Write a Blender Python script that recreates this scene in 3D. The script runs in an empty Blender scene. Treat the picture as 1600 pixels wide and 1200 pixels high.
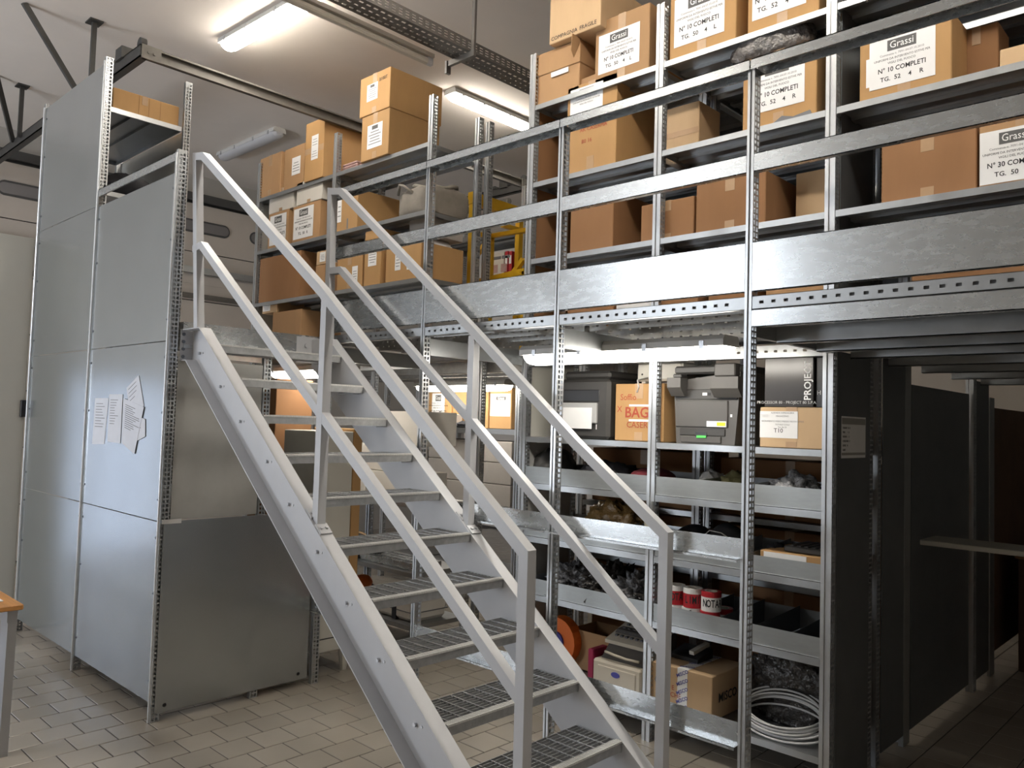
import bpy, math, random
from mathutils import Vector, Matrix, noise
random.seed(7)
SC = bpy.context.scene
COL = SC.collection

# ------------------------------------------------------------------ camera
CAM = Vector((4.5146, -1.9355, 1.7139))
YAW, PITCH, ROLL, FPX = math.radians(133.6824), math.radians(2.7652), math.radians(1.7033), 1252.04
_f = Vector((math.cos(PITCH) * math.cos(YAW), math.cos(PITCH) * math.sin(YAW), math.sin(PITCH)))
_r0 = Vector((math.sin(YAW), -math.cos(YAW), 0)); _u0 = _r0.cross(_f)
_r = math.cos(ROLL) * _r0 + math.sin(ROLL) * _u0
_u = -math.sin(ROLL) * _r0 + math.cos(ROLL) * _u0
cd = bpy.data.cameras.new('camera'); cam = bpy.data.objects.new('camera', cd); COL.objects.link(cam)
cd.sensor_fit = 'HORIZONTAL'; cd.sensor_width = 36.0; cd.lens = FPX / 1600 * 36
cd.clip_start = 0.05; cd.clip_end = 100
cam.matrix_world = Matrix(((_r.x, _u.x, -_f.x, CAM.x), (_r.y, _u.y, -_f.y, CAM.y), (_r.z, _u.z, -_f.z, CAM.z), (0, 0, 0, 1)))
SC.camera = cam

def on(ax, c, u, v):
    """point of the world plane ax = c that lies behind pixel (u, v) of the 1600x1200 photograph"""
    d = _r * ((u - 800) / FPX) - _u * ((v - 600) / FPX) + _f
    i = 'xyz'.index(ax)
    return CAM + d * ((c - CAM[i]) / d[i])

def pix(P):
    q = Vector(P) - CAM
    z = q.dot(_f)
    if z < 0.1: return None
    return 800 + FPX * q.dot(_r) / z, 600 - FPX * q.dot(_u) / z

# ------------------------------------------------------------------ world, exposure
W = bpy.data.worlds.new('world'); SC.world = W; W.use_nodes = True
W.node_tree.nodes['Background'].inputs[0].default_value = (0.86, 0.92, 1.0, 1)
W.node_tree.nodes['Background'].inputs[1].default_value = 23.0
SC.view_settings.view_transform = 'Standard'
SC.view_settings.look = 'None'
SC.view_settings.exposure = 0.3
SC.view_settings.gamma = 1.0
SC.view_settings.use_curve_mapping = False
SC.cycles.max_bounces = 7
SC.cycles.diffuse_bounces = 4
SC.cycles.glossy_bounces = 4
SC.cycles.sample_clamp_indirect = 6.0
LAMP = 20.0       # emission of the lit fluorescent diffusers
LAMP_HI = 36.0    # twin-tube ceiling fixtures
ZC = 4.8          # ceiling
# window openings in the wall behind the photographer and in the wall left of the roller door: (centre, width, height)
WIN_Y = -6.0
WINDOWS = [(-1.35, 1.0, 3.1, 1.4), (-3.4, 2.4, 0.9, 1.3)]   # x centre, width, sill z, height; the low second one is added for fill
GATE = (-2.65, -1.45, 0.0, 2.15)   # doorway closed by an added dimming pane, wall x = -5.6: y0, y1, z0, z1
def portal(name, loc, rot, sx, sy):
    l = bpy.data.lights.new(name, 'AREA'); l.shape = 'RECTANGLE'; l.size = sx; l.size_y = sy
    l.cycles.is_portal = True
    o = bpy.data.objects.new(name, l); COL.objects.link(o); o.location = loc; o.rotation_euler = rot
for k, (xc, w, z0, h) in enumerate(WINDOWS):
    portal('window_portal', (xc, WIN_Y - 0.02, z0 + h / 2), (math.pi / 2, 0, 0), w, h)
portal('gate_portal', (-5.75, (GATE[0] + GATE[1]) / 2, (GATE[2] + GATE[3]) / 2), (math.pi / 2, 0, -math.pi / 2), GATE[1] - GATE[0], GATE[3] - GATE[2])

# ------------------------------------------------------------------ materials
MATS = {}
def mat(name, col, rough=0.5, metal=0.0, var=0.0, scale=8.0, bump=0.0, bscale=40.0, stretch=None, rvar=0.0, emit=0.0, objrand=0.0, alpha=None, spec=0.5, coord='Object', dark=None):
    m = bpy.data.materials.new(name); m.use_nodes = True; MATS[name] = m
    nt = m.node_tree; N = nt.nodes; L = nt.links; b = N['Principled BSDF']
    b.inputs['Base Color'].default_value = (*col, 1); b.inputs['Roughness'].default_value = rough
    b.inputs['Metallic'].default_value = metal
    b.inputs['Specular IOR Level'].default_value = spec
    if emit:
        b.inputs['Emission Color'].default_value = (*col, 1); b.inputs['Emission Strength'].default_value = emit
    tc = N.new('ShaderNodeTexCoord'); src = tc.outputs[coord]
    if stretch:
        mp = N.new('ShaderNodeMapping'); mp.inputs['Scale'].default_value = stretch; L.new(src, mp.inputs['Vector']); src = mp.outputs['Vector']
    colsock = None
    if var or rvar:
        nz = N.new('ShaderNodeTexNoise'); nz.inputs['Scale'].default_value = scale; nz.inputs['Detail'].default_value = 5; nz.inputs['Roughness'].default_value = 0.62
        L.new(src, nz.inputs['Vector'])
        if var:
            r = N.new('ShaderNodeValToRGB'); r.color_ramp.elements[0].position = 0.3; r.color_ramp.elements[1].position = 0.7
            lo = dark if dark else tuple(c * (1 - var) for c in col); hi = tuple(min(1, c * (1 + var)) for c in col)
            r.color_ramp.elements[0].color = (*lo, 1); r.color_ramp.elements[1].color = (*hi, 1)
            L.new(nz.outputs['Fac'], r.inputs['Fac']); colsock = r.outputs['Color']
        if rvar:
            mr = N.new('ShaderNodeMapRange'); mr.inputs['From Min'].default_value = 0.3; mr.inputs['From Max'].default_value = 0.7
            mr.inputs['To Min'].default_value = max(0.03, rough - rvar); mr.inputs['To Max'].default_value = min(1, rough + rvar)
            L.new(nz.outputs['Fac'], mr.inputs['Value']); L.new(mr.outputs['Result'], b.inputs['Roughness'])
    if objrand:
        oi = N.new('ShaderNodeObjectInfo'); hs = N.new('ShaderNodeHueSaturation')
        mr = N.new('ShaderNodeMapRange'); mr.inputs['To Min'].default_value = 1 - objrand; mr.inputs['To Max'].default_value = 1 + objrand
        L.new(oi.outputs['Random'], mr.inputs['Value']); L.new(mr.outputs['Result'], hs.inputs['Value'])
        if colsock: L.new(colsock, hs.inputs['Color'])
        else: hs.inputs['Color'].default_value = (*col, 1)
        colsock = hs.outputs['Color']
    if colsock: L.new(colsock, b.inputs['Base Color'])
    if bump:
        nb = N.new('ShaderNodeTexNoise'); nb.inputs['Scale'].default_value = bscale; nb.inputs['Detail'].default_value = 3
        L.new(src, nb.inputs['Vector'])
        bp = N.new('ShaderNodeBump'); bp.inputs['Strength'].default_value = bump; bp.inputs['Distance'].default_value = 0.004 if bump < .7 else 0.03
        L.new(nb.outputs['Fac'], bp.inputs['Height']); L.new(bp.outputs['Normal'], b.inputs['Normal'])
    if alpha is not None: b.inputs['Alpha'].default_value = alpha
    return m
mat('galv', (0.41, 0.425, 0.435), 0.36, 0.82, 0.06, 14, rvar=0.03)
mat('galv_sheet', (0.45, 0.475, 0.485), 0.25, 0.85, 0.05, 2.5)
mat('galv_plate', (0.55, 0.57, 0.58), 0.27, 0.85, 0.05, 14, 0.0, 30, stretch=(1, 1, 3), rvar=0.02)
mat('galv_tray', (0.34, 0.355, 0.355), 0.45, 0.7, 0.06, 14, stretch=(1, 1, 4))
mat('galv_bright', (0.70, 0.72, 0.74), 0.34, 0.75, 0.06, 20)
mat('galv_warm', (0.36, 0.355, 0.34), 0.45, 0.6, 0.15, 25, rvar=0.08)
mat('sheet_grey', (0.55, 0.55, 0.53), 0.5, 0.35, 0.08, 4)
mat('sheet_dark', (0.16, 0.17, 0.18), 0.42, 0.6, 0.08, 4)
mat('stair_paint', (0.50, 0.51, 0.535), 0.38, 0.0, 0.03, 6, 0.03, 90)
mat('grating', (0.42, 0.43, 0.44), 0.42, 0.65, 0.15, 30)
mat('nosing', (0.62, 0.62, 0.61), 0.36, 0.45, 0.18, 30, stretch=(0.2, 5, 0.2))  # lighter tone carries the nosing's bright metal highlight in the colour
mat('screw', (0.16, 0.17, 0.19), 0.4, 0.7)
mat('bolt', (0.5, 0.51, 0.53), 0.35, 0.8)
mat('track', (0.06, 0.058, 0.055), 0.55, 0.3, 0.15, 12)
mat('track_light', (0.15, 0.14, 0.125), 0.5, 0.4, 0.12, 12)
mat('ceiling_paint', (0.76, 0.70, 0.645), 0.9, 0, 0.03, 1.5)
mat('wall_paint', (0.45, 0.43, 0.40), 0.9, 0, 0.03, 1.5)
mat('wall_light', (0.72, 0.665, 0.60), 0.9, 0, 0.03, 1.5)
mat('galv_post', (0.52, 0.535, 0.55), 0.34, 0.78, 0.05, 14)
mat('door_paint', (0.52, 0.47, 0.42), 0.75, 0, 0.04, 3)
mat('door_dark', (0.06, 0.06, 0.06), 0.5)
mat('door_glass', (0.20, 0.19, 0.19), 0.2)
mat('panel_white', (0.56, 0.545, 0.49), 0.55, 0, 0.03, 2)
mat('black_plastic', (0.02, 0.02, 0.023), 0.4)
mat('tile', (0.37, 0.33, 0.28), 0.22, 0, 0.03, 3, 0.0, 30, rvar=0.03, objrand=0.07)
mat('grout', (0.075, 0.066, 0.058), 0.9, 0, 0.15, 30)
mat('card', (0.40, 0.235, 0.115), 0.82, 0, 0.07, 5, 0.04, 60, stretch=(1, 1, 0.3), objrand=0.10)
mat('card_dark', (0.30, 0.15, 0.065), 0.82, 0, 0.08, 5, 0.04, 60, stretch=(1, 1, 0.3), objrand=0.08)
mat('card_light', (0.55, 0.38, 0.22), 0.82, 0, 0.06, 5, 0.04, 60, stretch=(1, 1, 0.3), objrand=0.06)
mat('card_orange', (0.44, 0.255, 0.105), 0.82, 0, 0.07, 5, 0.04, 60, stretch=(1, 1, 0.3), objrand=0.06)
mat('card_white', (0.62, 0.59, 0.54), 0.8, 0, 0.04, 6)
mat('card_grey', (0.40, 0.37, 0.34), 0.8, 0, 0.05, 6, objrand=0.05)
mat('tape', (0.42, 0.27, 0.15), 0.35, 0, 0.06, 20)
mat('paper', (0.80, 0.80, 0.80), 0.8, 0, 0.02, 10)
mat('paper_blue', (0.55, 0.57, 0.62), 0.8, 0, 0.03, 10)
mat('paper_pink', (0.42, 0.27, 0.25), 0.7, 0, 0.15, 30)
mat('ink', (0.025, 0.025, 0.028), 0.7)
mat('ink_soft', (0.16, 0.16, 0.17), 0.7)
mat('ink_red', (0.35, 0.06, 0.03), 0.7)
mat('ink_blue', (0.08, 0.08, 0.35), 0.6)
mat('grey_print', (0.33, 0.32, 0.30), 0.7)
mat('logo_grey', (0.10, 0.10, 0.10), 0.7)
mat('white_ink', (0.85, 0.85, 0.84), 0.6)
mat('silver_ink', (0.55, 0.55, 0.53), 0.5)
mat('lamp_on', (1.0, 0.94, 0.84), 0.5, emit=LAMP)
mat('lamp_ceiling', (1.0, 0.93, 0.82), 0.5, emit=LAMP_HI)
mat('lamp_off', (0.50, 0.50, 0.52), 0.3)
mat('lamp_body', (0.55, 0.54, 0.52), 0.5, 0, 0.03, 8)
mat('lamp_body_warm', (0.60, 0.56, 0.50), 0.5)
mat('tube_off', (0.52, 0.48, 0.42), 0.35)
mat('tray_steel', (0.16, 0.15, 0.14), 0.5, 0.5, 0.1, 20)
mat('wood', (0.52, 0.24, 0.07), 0.45, 0, 0.18, 3, stretch=(1, 12, 12))
mat('wood_light', (0.55, 0.44, 0.30), 0.6, 0, 0.15, 4, stretch=(1, 8, 8))
mat('desk_metal', (0.42, 0.43, 0.45), 0.35, 0.7, 0.04, 6)
mat('white_laminate', (0.60, 0.58, 0.52), 0.5, 0, 0.03, 3)
mat('printer_grey', (0.045, 0.043, 0.041), 0.5, 0, 0.05, 8)
mat('printer_mid', (0.085, 0.08, 0.076), 0.5, 0, 0.04, 8)
mat('printer_light', (0.38, 0.38, 0.38), 0.5, 0, 0.03, 8)
mat('printer_black', (0.02, 0.02, 0.022), 0.35)
mat('fax_cream', (0.60, 0.54, 0.44), 0.5, 0, 0.03, 8)
mat('fax_dark', (0.12, 0.11, 0.10), 0.6)  # darker tone for the upper body
mat('fax_key', (0.10, 0.10, 0.11), 0.5)
mat('yellow_tag', (0.85, 0.72, 0.02), 0.5)
mat('green_tag', (0.10, 0.55, 0.12), 0.5)
mat('yellow_paint', (0.78, 0.46, 0.02), 0.4, 0, 0.06, 10)
mat('canvas', (0.24, 0.215, 0.185), 0.9, 0, 0.12, 12, 0.3, 40)
mat('cloth_black', (0.022, 0.022, 0.027), 0.85, 0, 0.3, 20, 0.5, 30)
mat('cloth_red', (0.16, 0.02, 0.03), 0.85, 0, 0.2, 20, 0.3, 30)
mat('cloth_khaki', (0.20, 0.18, 0.08), 0.85, 0, 0.2, 20, 0.4, 30)
mat('cloth_white', (0.55, 0.54, 0.52), 0.85, 0, 0.1, 20, 0.4, 30)
mat('poly_dark', (0.05, 0.045, 0.042), 0.22, 0, 0.5, 14, 0.9, 22)
mat('poly_wrap', (0.13, 0.12, 0.115), 0.2, 0, 0.5, 14, 0.9, 22)
mat('poly_grey', (0.20, 0.20, 0.21), 0.2, 0, 0.4, 16, 0.9, 26)
mat('poly_clear', (0.45, 0.45, 0.46), 0.2, 0, 0.3, 16, 0.9, 26)
mat('poly_brown', (0.26, 0.15, 0.05), 0.35, 0, 0.3, 12, 0.8, 22)
mat('red_plastic', (0.45, 0.02, 0.03), 0.4)
mat('orange_plastic', (0.75, 0.16, 0.02), 0.4)
mat('magenta_plastic', (0.30, 0.01, 0.06), 0.5)
mat('cable_white', (0.66, 0.66, 0.66), 0.4)
mat('hivis', (0.75, 0.80, 0.02), 0.6)
mat('binder_red', (0.40, 0.02, 0.03), 0.5)
mat('glass_bulb', (0.55, 0.53, 0.42), 0.08, 0.2)
mat('project_box', (0.035, 0.03, 0.027), 0.22, 0, 0.15, 4)
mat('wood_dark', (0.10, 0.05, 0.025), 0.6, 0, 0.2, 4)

m_ = bpy.data.materials.new('daylight_dimmer'); m_.use_nodes = True; MATS['daylight_dimmer'] = m_  # translucent material that dims daylight through the doorway
n_ = m_.node_tree.nodes; t_ = n_.new('ShaderNodeBsdfTranslucent'); t_.inputs['Color'].default_value = (0.23, 0.24, 0.26, 1)
m_.node_tree.links.new(t_.outputs[0], n_['Material Output'].inputs['Surface']); n_.remove(n_['Principled BSDF'])

# ------------------------------------------------------------------ mesh helpers
ORG = {}
class MB:
    def __init__(s): s.v = []; s.f = []; s.smooth = False
    def add(s, vs, fs):
        n = len(s.v); s.v += [tuple(p) for p in vs]; s.f += [tuple(i + n for i in f) for f in fs]; return s
    def box(s, x0, x1, y0, y1, z0, z1):
        vs = [(x, y, z) for z in (z0, z1) for y in (y0, y1) for x in (x0, x1)]
        return s.add(vs, [(0, 2, 3, 1), (4, 5, 7, 6), (0, 1, 5, 4), (2, 6, 7, 3), (0, 4, 6, 2), (1, 3, 7, 5)])
    def bbox(s, x0, x1, y0, y1, z0, z1, b):
        """box with chamfered edges"""
        c = Vector(((x0 + x1) / 2, (y0 + y1) / 2, (z0 + z1) / 2)); h = Vector(((x1 - x0) / 2, (y1 - y0) / 2, (z1 - z0) / 2))
        b = min(b, h.x * .9, h.y * .9, h.z * .9); vs = []; idx = {}
        for sx in (-1, 1):
            for sy in (-1, 1):
                for sz in (-1, 1):
                    for a in range(3):
                        p = [h.x - b, h.y - b, h.z - b]; p[a] = h[a]
                        idx[(sx, sy, sz, a)] = len(vs); vs.append((c.x + sx * p[0], c.y + sy * p[1], c.z + sz * p[2]))
        fs = []
        def q(ids, n):
            P = [Vector(vs[i]) for i in ids]; nn = (P[1] - P[0]).cross(P[2] - P[0])
            fs.append(tuple(ids) if nn.dot(n) > 0 else tuple(reversed(ids)))
        for a in range(3):
            o = [i for i in range(3) if i != a]
            for sg in (-1, 1):
                ids = []
                for t, w in ((-1, -1), (1, -1), (1, 1), (-1, 1)):
                    k = [0, 0, 0]; k[a] = sg; k[o[0]] = t; k[o[1]] = w; ids.append(idx[(*k, a)])
                n = Vector((0, 0, 0)); n[a] = sg; q(ids, n)
            for s1 in (-1, 1):
                for s2 in (-1, 1):
                    k1 = [0, 0, 0]; k1[o[0]] = s1; k1[o[1]] = s2; k2 = list(k1); k1[a] = -1; k2[a] = 1
                    n = Vector((0, 0, 0)); n[o[0]] = s1; n[o[1]] = s2
                    q([idx[(*k1, o[0])], idx[(*k2, o[0])], idx[(*k2, o[1])], idx[(*k1, o[1])]], n)
        for sx in (-1, 1):
            for sy in (-1, 1):
                for sz in (-1, 1): q([idx[(sx, sy, sz, a)] for a in range(3)], Vector((sx, sy, sz)))
        return s.add(vs, fs)
    def prism(s, poly, ax, a0, a1):
        """polygon in the two other axes (cyclic order) extruded along axis ax"""
        def P(p, a): return (a, p[0], p[1]) if ax == 'x' else (p[0], a, p[1]) if ax == 'y' else (p[0], p[1], a)
        n = len(poly); vs = [P(p, a0) for p in poly] + [P(p, a1) for p in poly]
        fs = [(i, (i + 1) % n, n + (i + 1) % n, n + i) for i in range(n)] + [tuple(range(n - 1, -1, -1)), tuple(range(n, 2 * n))]
        return s.add(vs, fs)
    def bar(s, p0, p1, w, h, up=(0, 0, 1)):
        p0, p1 = Vector(p0), Vector(p1); d = (p1 - p0).normalized(); up = Vector(up)
        if abs(d.dot(up)) > .98: up = Vector((0, 1, 0))
        sd = d.cross(up).normalized() * (w / 2); u2 = sd.cross(d).normalized() * (h / 2)
        vs = [p + a * sd + b * u2 for p in (p0, p1) for a, b in ((-1, -1), (1, -1), (1, 1), (-1, 1))]
        return s.add(vs, [(3, 2, 1, 0), (4, 5, 6, 7)] + [(i, (i + 1) % 4, 4 + (i + 1) % 4, 4 + i) for i in range(4)])
    def cyl(s, p0, p1, r, n=10, r1=None):
        p0, p1 = Vector(p0), Vector(p1); d = (p1 - p0).normalized()
        a = d.orthogonal().normalized(); b = d.cross(a); r1 = r if r1 is None else r1
        vs = [p + q * (a * math.cos(t) + b * math.sin(t)) for p, q in ((p0, r), (p1, r1)) for t in [2 * math.pi * i / n for i in range(n)]]
        return s.add(vs, [(i, (i + 1) % n, n + (i + 1) % n, n + i) for i in range(n)] + [tuple(range(n - 1, -1, -1)), tuple(range(n, 2 * n))])
    def tube(s, pts, r, n=7, closed=False):
        m = len(pts); pts = [Vector(p) for p in pts]; vs = []
        ref = Vector((0.3, 0.2, 1)).normalized()
        for i, p in enumerate(pts):
            d = (pts[(i + 1) % m] - pts[i - 1]) if closed else (pts[min(i + 1, m - 1)] - pts[max(i - 1, 0)])
            d.normalize(); a = d.cross(ref); a = a.normalized() if a.length > 1e-3 else d.orthogonal().normalized(); b = d.cross(a)
            vs += [p + r * (a * math.cos(2 * math.pi * k / n) + b * math.sin(2 * math.pi * k / n)) for k in range(n)]
        fs = []
        for i in range(m if closed else m - 1):
            j = (i + 1) % m
            fs += [(i * n + k, i * n + (k + 1) % n, j * n + (k + 1) % n, j * n + k) for k in range(n)]
        if not closed: fs += [tuple(range(n - 1, -1, -1)), tuple(range((m - 1) * n, m * n))]
        s.smooth = True
        return s.add(vs, fs)
    def ring(s, c, r0, r1, z0, z1, n=24):
        vs = []
        for z in (z0, z1):
            for r in (r0, r1): vs += [(c[0] + r * math.cos(2 * math.pi * i / n), c[1] + r * math.sin(2 * math.pi * i / n), z) for i in range(n)]
        fs = []
        for i in range(n):
            j = (i + 1) % n
            fs += [(i, 2 * n + i, 2 * n + j, j), (n + i, n + j, 3 * n + j, 3 * n + i), (i, j, n + j, n + i), (2 * n + i, 3 * n + i, 3 * n + j, 2 * n + j)]
        return s.add(vs, fs)
    def grid_sheet(s, us, vs_, skip, fn):
        """sheet of cells between the sorted knots us, vs_; cells for which skip(i, j) holds are left open"""
        nu, nv = len(us), len(vs_); s0 = len(s.v)
        s.v += [tuple(fn(a, b)) for b in vs_ for a in us]
        s.f += [(s0 + j * nu + i, s0 + j * nu + i + 1, s0 + (j + 1) * nu + i + 1, s0 + (j + 1) * nu + i) for j in range(nv - 1) for i in range(nu - 1) if not skip(i, j)]
        return s
    def mesh(s, name):
        me = bpy.data.meshes.new(name); me.from_pydata(s.v, [], s.f)
        if s.smooth: me.polygons.foreach_set('use_smooth', [True] * len(me.polygons))
        me.update(); return me
    def build(s, name, m, parent=None, local=False):
        if parent is not None and not local:
            o = ORG.get(parent.name, Vector((0, 0, 0))); s.v = [(p[0] - o.x, p[1] - o.y, p[2] - o.z) for p in s.v]
        me = s.mesh(name); me.materials.append(MATS[m])
        ob = bpy.data.objects.new(name, me); COL.objects.link(ob)
        if parent is not None:
            ob.parent = parent; ORG[ob.name] = ORG.get(parent.name, Vector((0, 0, 0)))
        return ob
def inst(me, name, parent, loc=(0, 0, 0), rot=None, local=False):
    ob = bpy.data.objects.new(name, me); COL.objects.link(ob); ob.parent = parent
    o = ORG.get(parent.name, Vector((0, 0, 0))) if (parent is not None and not local) else Vector((0, 0, 0))
    ob.location = Vector(loc) - o; ORG[ob.name] = Vector(loc)
    if rot: ob.rotation_euler = rot
    return ob
def tag(o, label, cat, group=None):
    o['label'] = label; o['category'] = cat
    if group: o['group'] = group
    return o
def thing(name, loc, label, cat, group=None, rz=0.0):
    o = bpy.data.objects.new(name, None); COL.objects.link(o); o.empty_display_size = 0.1
    o.location = loc; o.rotation_euler = (0, 0, rz); ORG[o.name] = Vector(loc)
    return tag(o, label, cat, group)
def struct(o): o['kind'] = 'structure'; return o
def stuff(o): o['kind'] = 'stuff'; return o
def text(body, size, m, parent, loc, rot=(math.pi / 2, 0, 0), bold=0.0, align='CENTER', sx=1.0, name='lettering'):
    cu = bpy.data.curves.new(name, 'FONT'); cu.body = body; cu.size = size; cu.align_x = align; cu.align_y = 'CENTER'
    cu.resolution_u = 2; cu.offset = bold * size; cu.extrude = 0.0002
    cu.materials.append(MATS[m]); o = bpy.data.objects.new(name, cu); COL.objects.link(o); o.parent = parent
    o.location = loc; o.rotation_euler = rot; o.scale = (sx, 1, 1)
    return o
def blob(name, loc, size, m, parent=None, seed=0, amp=0.25, freq=3.0, sub=3, flat=True, power=2.0):
    """lumpy soft shape, resting on its flat base"""
    import bmesh
    bm = bmesh.new(); bmesh.ops.create_icosphere(bm, subdivisions=sub, radius=1.0)
    for v in bm.verts:
        p = v.co.copy(); e = 2.0 / power
        p = Vector([math.copysign(abs(c) ** e, c) for c in p])
        d = noise.fractal(v.co * freq + Vector((seed * 7.3, seed * 3.1, seed)), 0.9, 2.1, 3) * amp
        rd = (1 - abs(noise.noise(v.co * freq * 1.9 + Vector((seed, 5.1, seed * 2.7))))) ** 3 - .35
        p *= (1 + d + rd * amp * .55)
        if flat: p.z = max(p.z, -0.62) + 0.62
        v.co = Vector((p.x * size[0] / 2, p.y * size[1] / 2, p.z * size[2] / 1.62))
    me = bpy.data.meshes.new(name); bm.to_mesh(me); bm.free()
    me.polygons.foreach_set('use_smooth', [True] * len(me.polygons)); me.materials.append(MATS[m])
    o = bpy.data.objects.new(name, me); COL.objects.link(o)
    if parent is not None:
        o.parent = parent; o.location = Vector(loc) - ORG.get(parent.name, Vector((0, 0, 0)))
    else: o.location = loc
    return o
PI = math.pi

# ================================================================== THE SETTING
X0, X1, Y0, Y1 = -5.6, 8.5, WIN_Y, 7.5
# floor: grout bed with 20 cm tiles in half bond
fl = MB().box(X0 - .2, X1 + .2, Y0 - .2, Y1 + .2, -0.12, -0.003).build('floor', 'grout'); struct(fl)
tm = MB().bbox(-.0968, .0968, -.0968, .0968, -0.009, 0.0, .0022).mesh('tile'); tm.materials.append(MATS['tile'])
cand = []; rest = []
for i in range(-28, 43):
    for j in range(-31, 38):
        x = 0.016 + 0.2 * i; y = -0.322 + 0.2 * j + (0.0 if i % 2 == 0 else 0.1)
        if not (X0 < x < X1 and Y0 < y < Y1): continue
        a = 0
        P = [pix((x + dx, y + dy, 0)) for dx, dy in ((-.1, -.1), (.1, -.1), (.1, .1), (-.1, .1))]
        if all(P):
            if any(0 < p[0] < 1600 and 0 < p[1] < 1200 for p in P):
                a = abs(sum(P[k][0] * P[(k + 1) % 4][1] - P[(k + 1) % 4][0] * P[k][1] for k in range(4))) / 2
        hid = (x < -0.02 and 0.05 < y < 1.0) or (x > 1.0 and x < 2.95 and y > 1.95) or x < -2.6 or (-2.6 < x < -.1 and y > 1.9)
        cand.append((0 if hid else a, x, y))
cand.sort(reverse=True)
for a, x, y in cand[:300]:
    o = bpy.data.objects.new('tile', tm); COL.objects.link(o); o.parent = fl; o.location = (x, y, 0); o.rotation_euler.z = random.choice((0, PI / 2, PI, -PI / 2))
mb = MB()
for a, x, y in cand[300:]: mb.box(x - .0968, x + .0968, y - .0968, y + .0968, -0.008, 0.0)
stuff(mb.build('tile_field', 'tile', fl))

struct(MB().box(X0 - .2, X1 + .2, Y0 - .2, Y1 + .2, ZC, ZC + .15).build('ceiling', 'ceiling_paint'))
struct(MB().box(X0 - .2, X1 + .2, Y1, Y1 + .2, 0, ZC).build('wall_back', 'wall_light'))
struct(MB().box(X1, X1 + .2, Y0, Y1, 0, ZC).build('wall_right', 'wall_paint'))
# window wall behind the photographer
mb = MB()
xk = sorted({X0 - .2, X1 + .2} | {xc + sg * w / 2 for xc, w, z0, h in WINDOWS for sg in (-1, 1)}); zk = sorted({0, ZC} | {z for xc, w, z0, h in WINDOWS for z in (z0, z0 + h)})
for i in range(len(xk) - 1):
    for j in range(len(zk) - 1):
        cx_, cz_ = (xk[i] + xk[i + 1]) / 2, (zk[j] + zk[j + 1]) / 2
        if not any(abs(cx_ - xc) < w / 2 and z0 < cz_ < z0 + h for xc, w, z0, h in WINDOWS): mb.box(xk[i], xk[i + 1], Y0 - .2, Y0, zk[j], zk[j + 1])
struct(mb.build('wall_front', 'wall_paint'))
for k, (xc, w, z0, h) in enumerate(WINDOWS):
    wn = MB()
    for x in (xc - w / 2 + .03, xc, xc + w / 2 - .03): wn.box(x - .03, x + .03, Y0 - .12, Y0 - .06, z0, z0 + h)
    for z in (z0 + .03, z0 + h - .03): wn.box(xc - w / 2, xc + w / 2, Y0 - .12, Y0 - .06, z - .03, z + .03)
    struct(wn.build('window_%d' % (k + 1), 'lamp_body'))
# wall with the sectional door (right) and a doorway with an added dimming pane (left, out of the picture)
g0, g1, gz0, gz1 = GATE
mb = MB().box(X0 - .2, X0, Y0, g0, 0, ZC).box(X0 - .2, X0, g0, g1, gz1, ZC).box(X0 - .2, X0, g1, 0.15, 0, ZC)
mb.box(X0 - .2, X0, 0.15, 4.55, 4.5, ZC).box(X0 - .2, X0, 4.55, Y1, 0, ZC)
struct(mb.build('wall_left', 'wall_paint'))
d2 = MB().box(X0 - .12, X0 - .10, g0, g1, gz0, gz1).build('dimming_pane', 'daylight_dimmer'); struct(d2)  # translucent pane added to dim the daylight that the tower reflects
MB().box(X0 - .13, X0 - .07, g0, g0 + .06, gz0, gz1).box(X0 - .13, X0 - .07, g1 - .06, g1, gz0, gz1).box(X0 - .13, X0 - .07, g0, g1, gz1 - .06, gz1).build('door_frame', 'lamp_body', d2)
door = MB().box(X0 - .10, X0 - .06, 0.15, 4.55, 0, 4.5).build('door_1', 'door_dark'); struct(door)
h = 0.62
for k in range(7):
    z0 = 0.02 + k * (h + .012)
    z1 = min(z0 + h, 4.49)
    mb = MB().box(X0 - .058, X0 - .02, 0.17, 4.53, z0, z0 + h * .30 if k < 6 else z1)
    if k < 6: mb.box(X0 - .058, X0 - .026, 0.17, 4.53, z0 + h * .30, z0 + h * .34).box(X0 - .058, X0 - .02, 0.17, 4.53, z0 + h * .34, z1)
    sec = mb.build('door_section', 'door_paint', door)
    if k == 6:
        for c in (0.75, 1.75, 2.75, 3.75):
            def stadium(r, w):
                return [(c + w * math.copysign(1, math.cos(t)) + r * math.cos(t), 4.14 + r * math.sin(t)) for t in [2 * PI * (i + .5) / 20 for i in range(20)]]
            MB().prism(stadium(.085, .27), 'x', X0 - .02, X0 - .008).build('window_frame', 'door_dark', sec)
            MB().prism(stadium(.062, .275), 'x', X0 - .012, X0 - .004).build('pane', 'door_glass', sec)
MB().box(X0 + .0, X0 + .05, 0.1, 4.6, 4.46, 4.56).build('top_seal', 'door_dark', door)
MB().box(X0 + .0, X0 + .06, 0.17, 4.53, 3.52, 3.60).build('stiffener_bar', 'galv', door)
MB().box(X0 + .0, X0 + .03, 0.17, 4.53, 3.20, 3.26).build('stiffener_bar', 'track_light', door)

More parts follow.
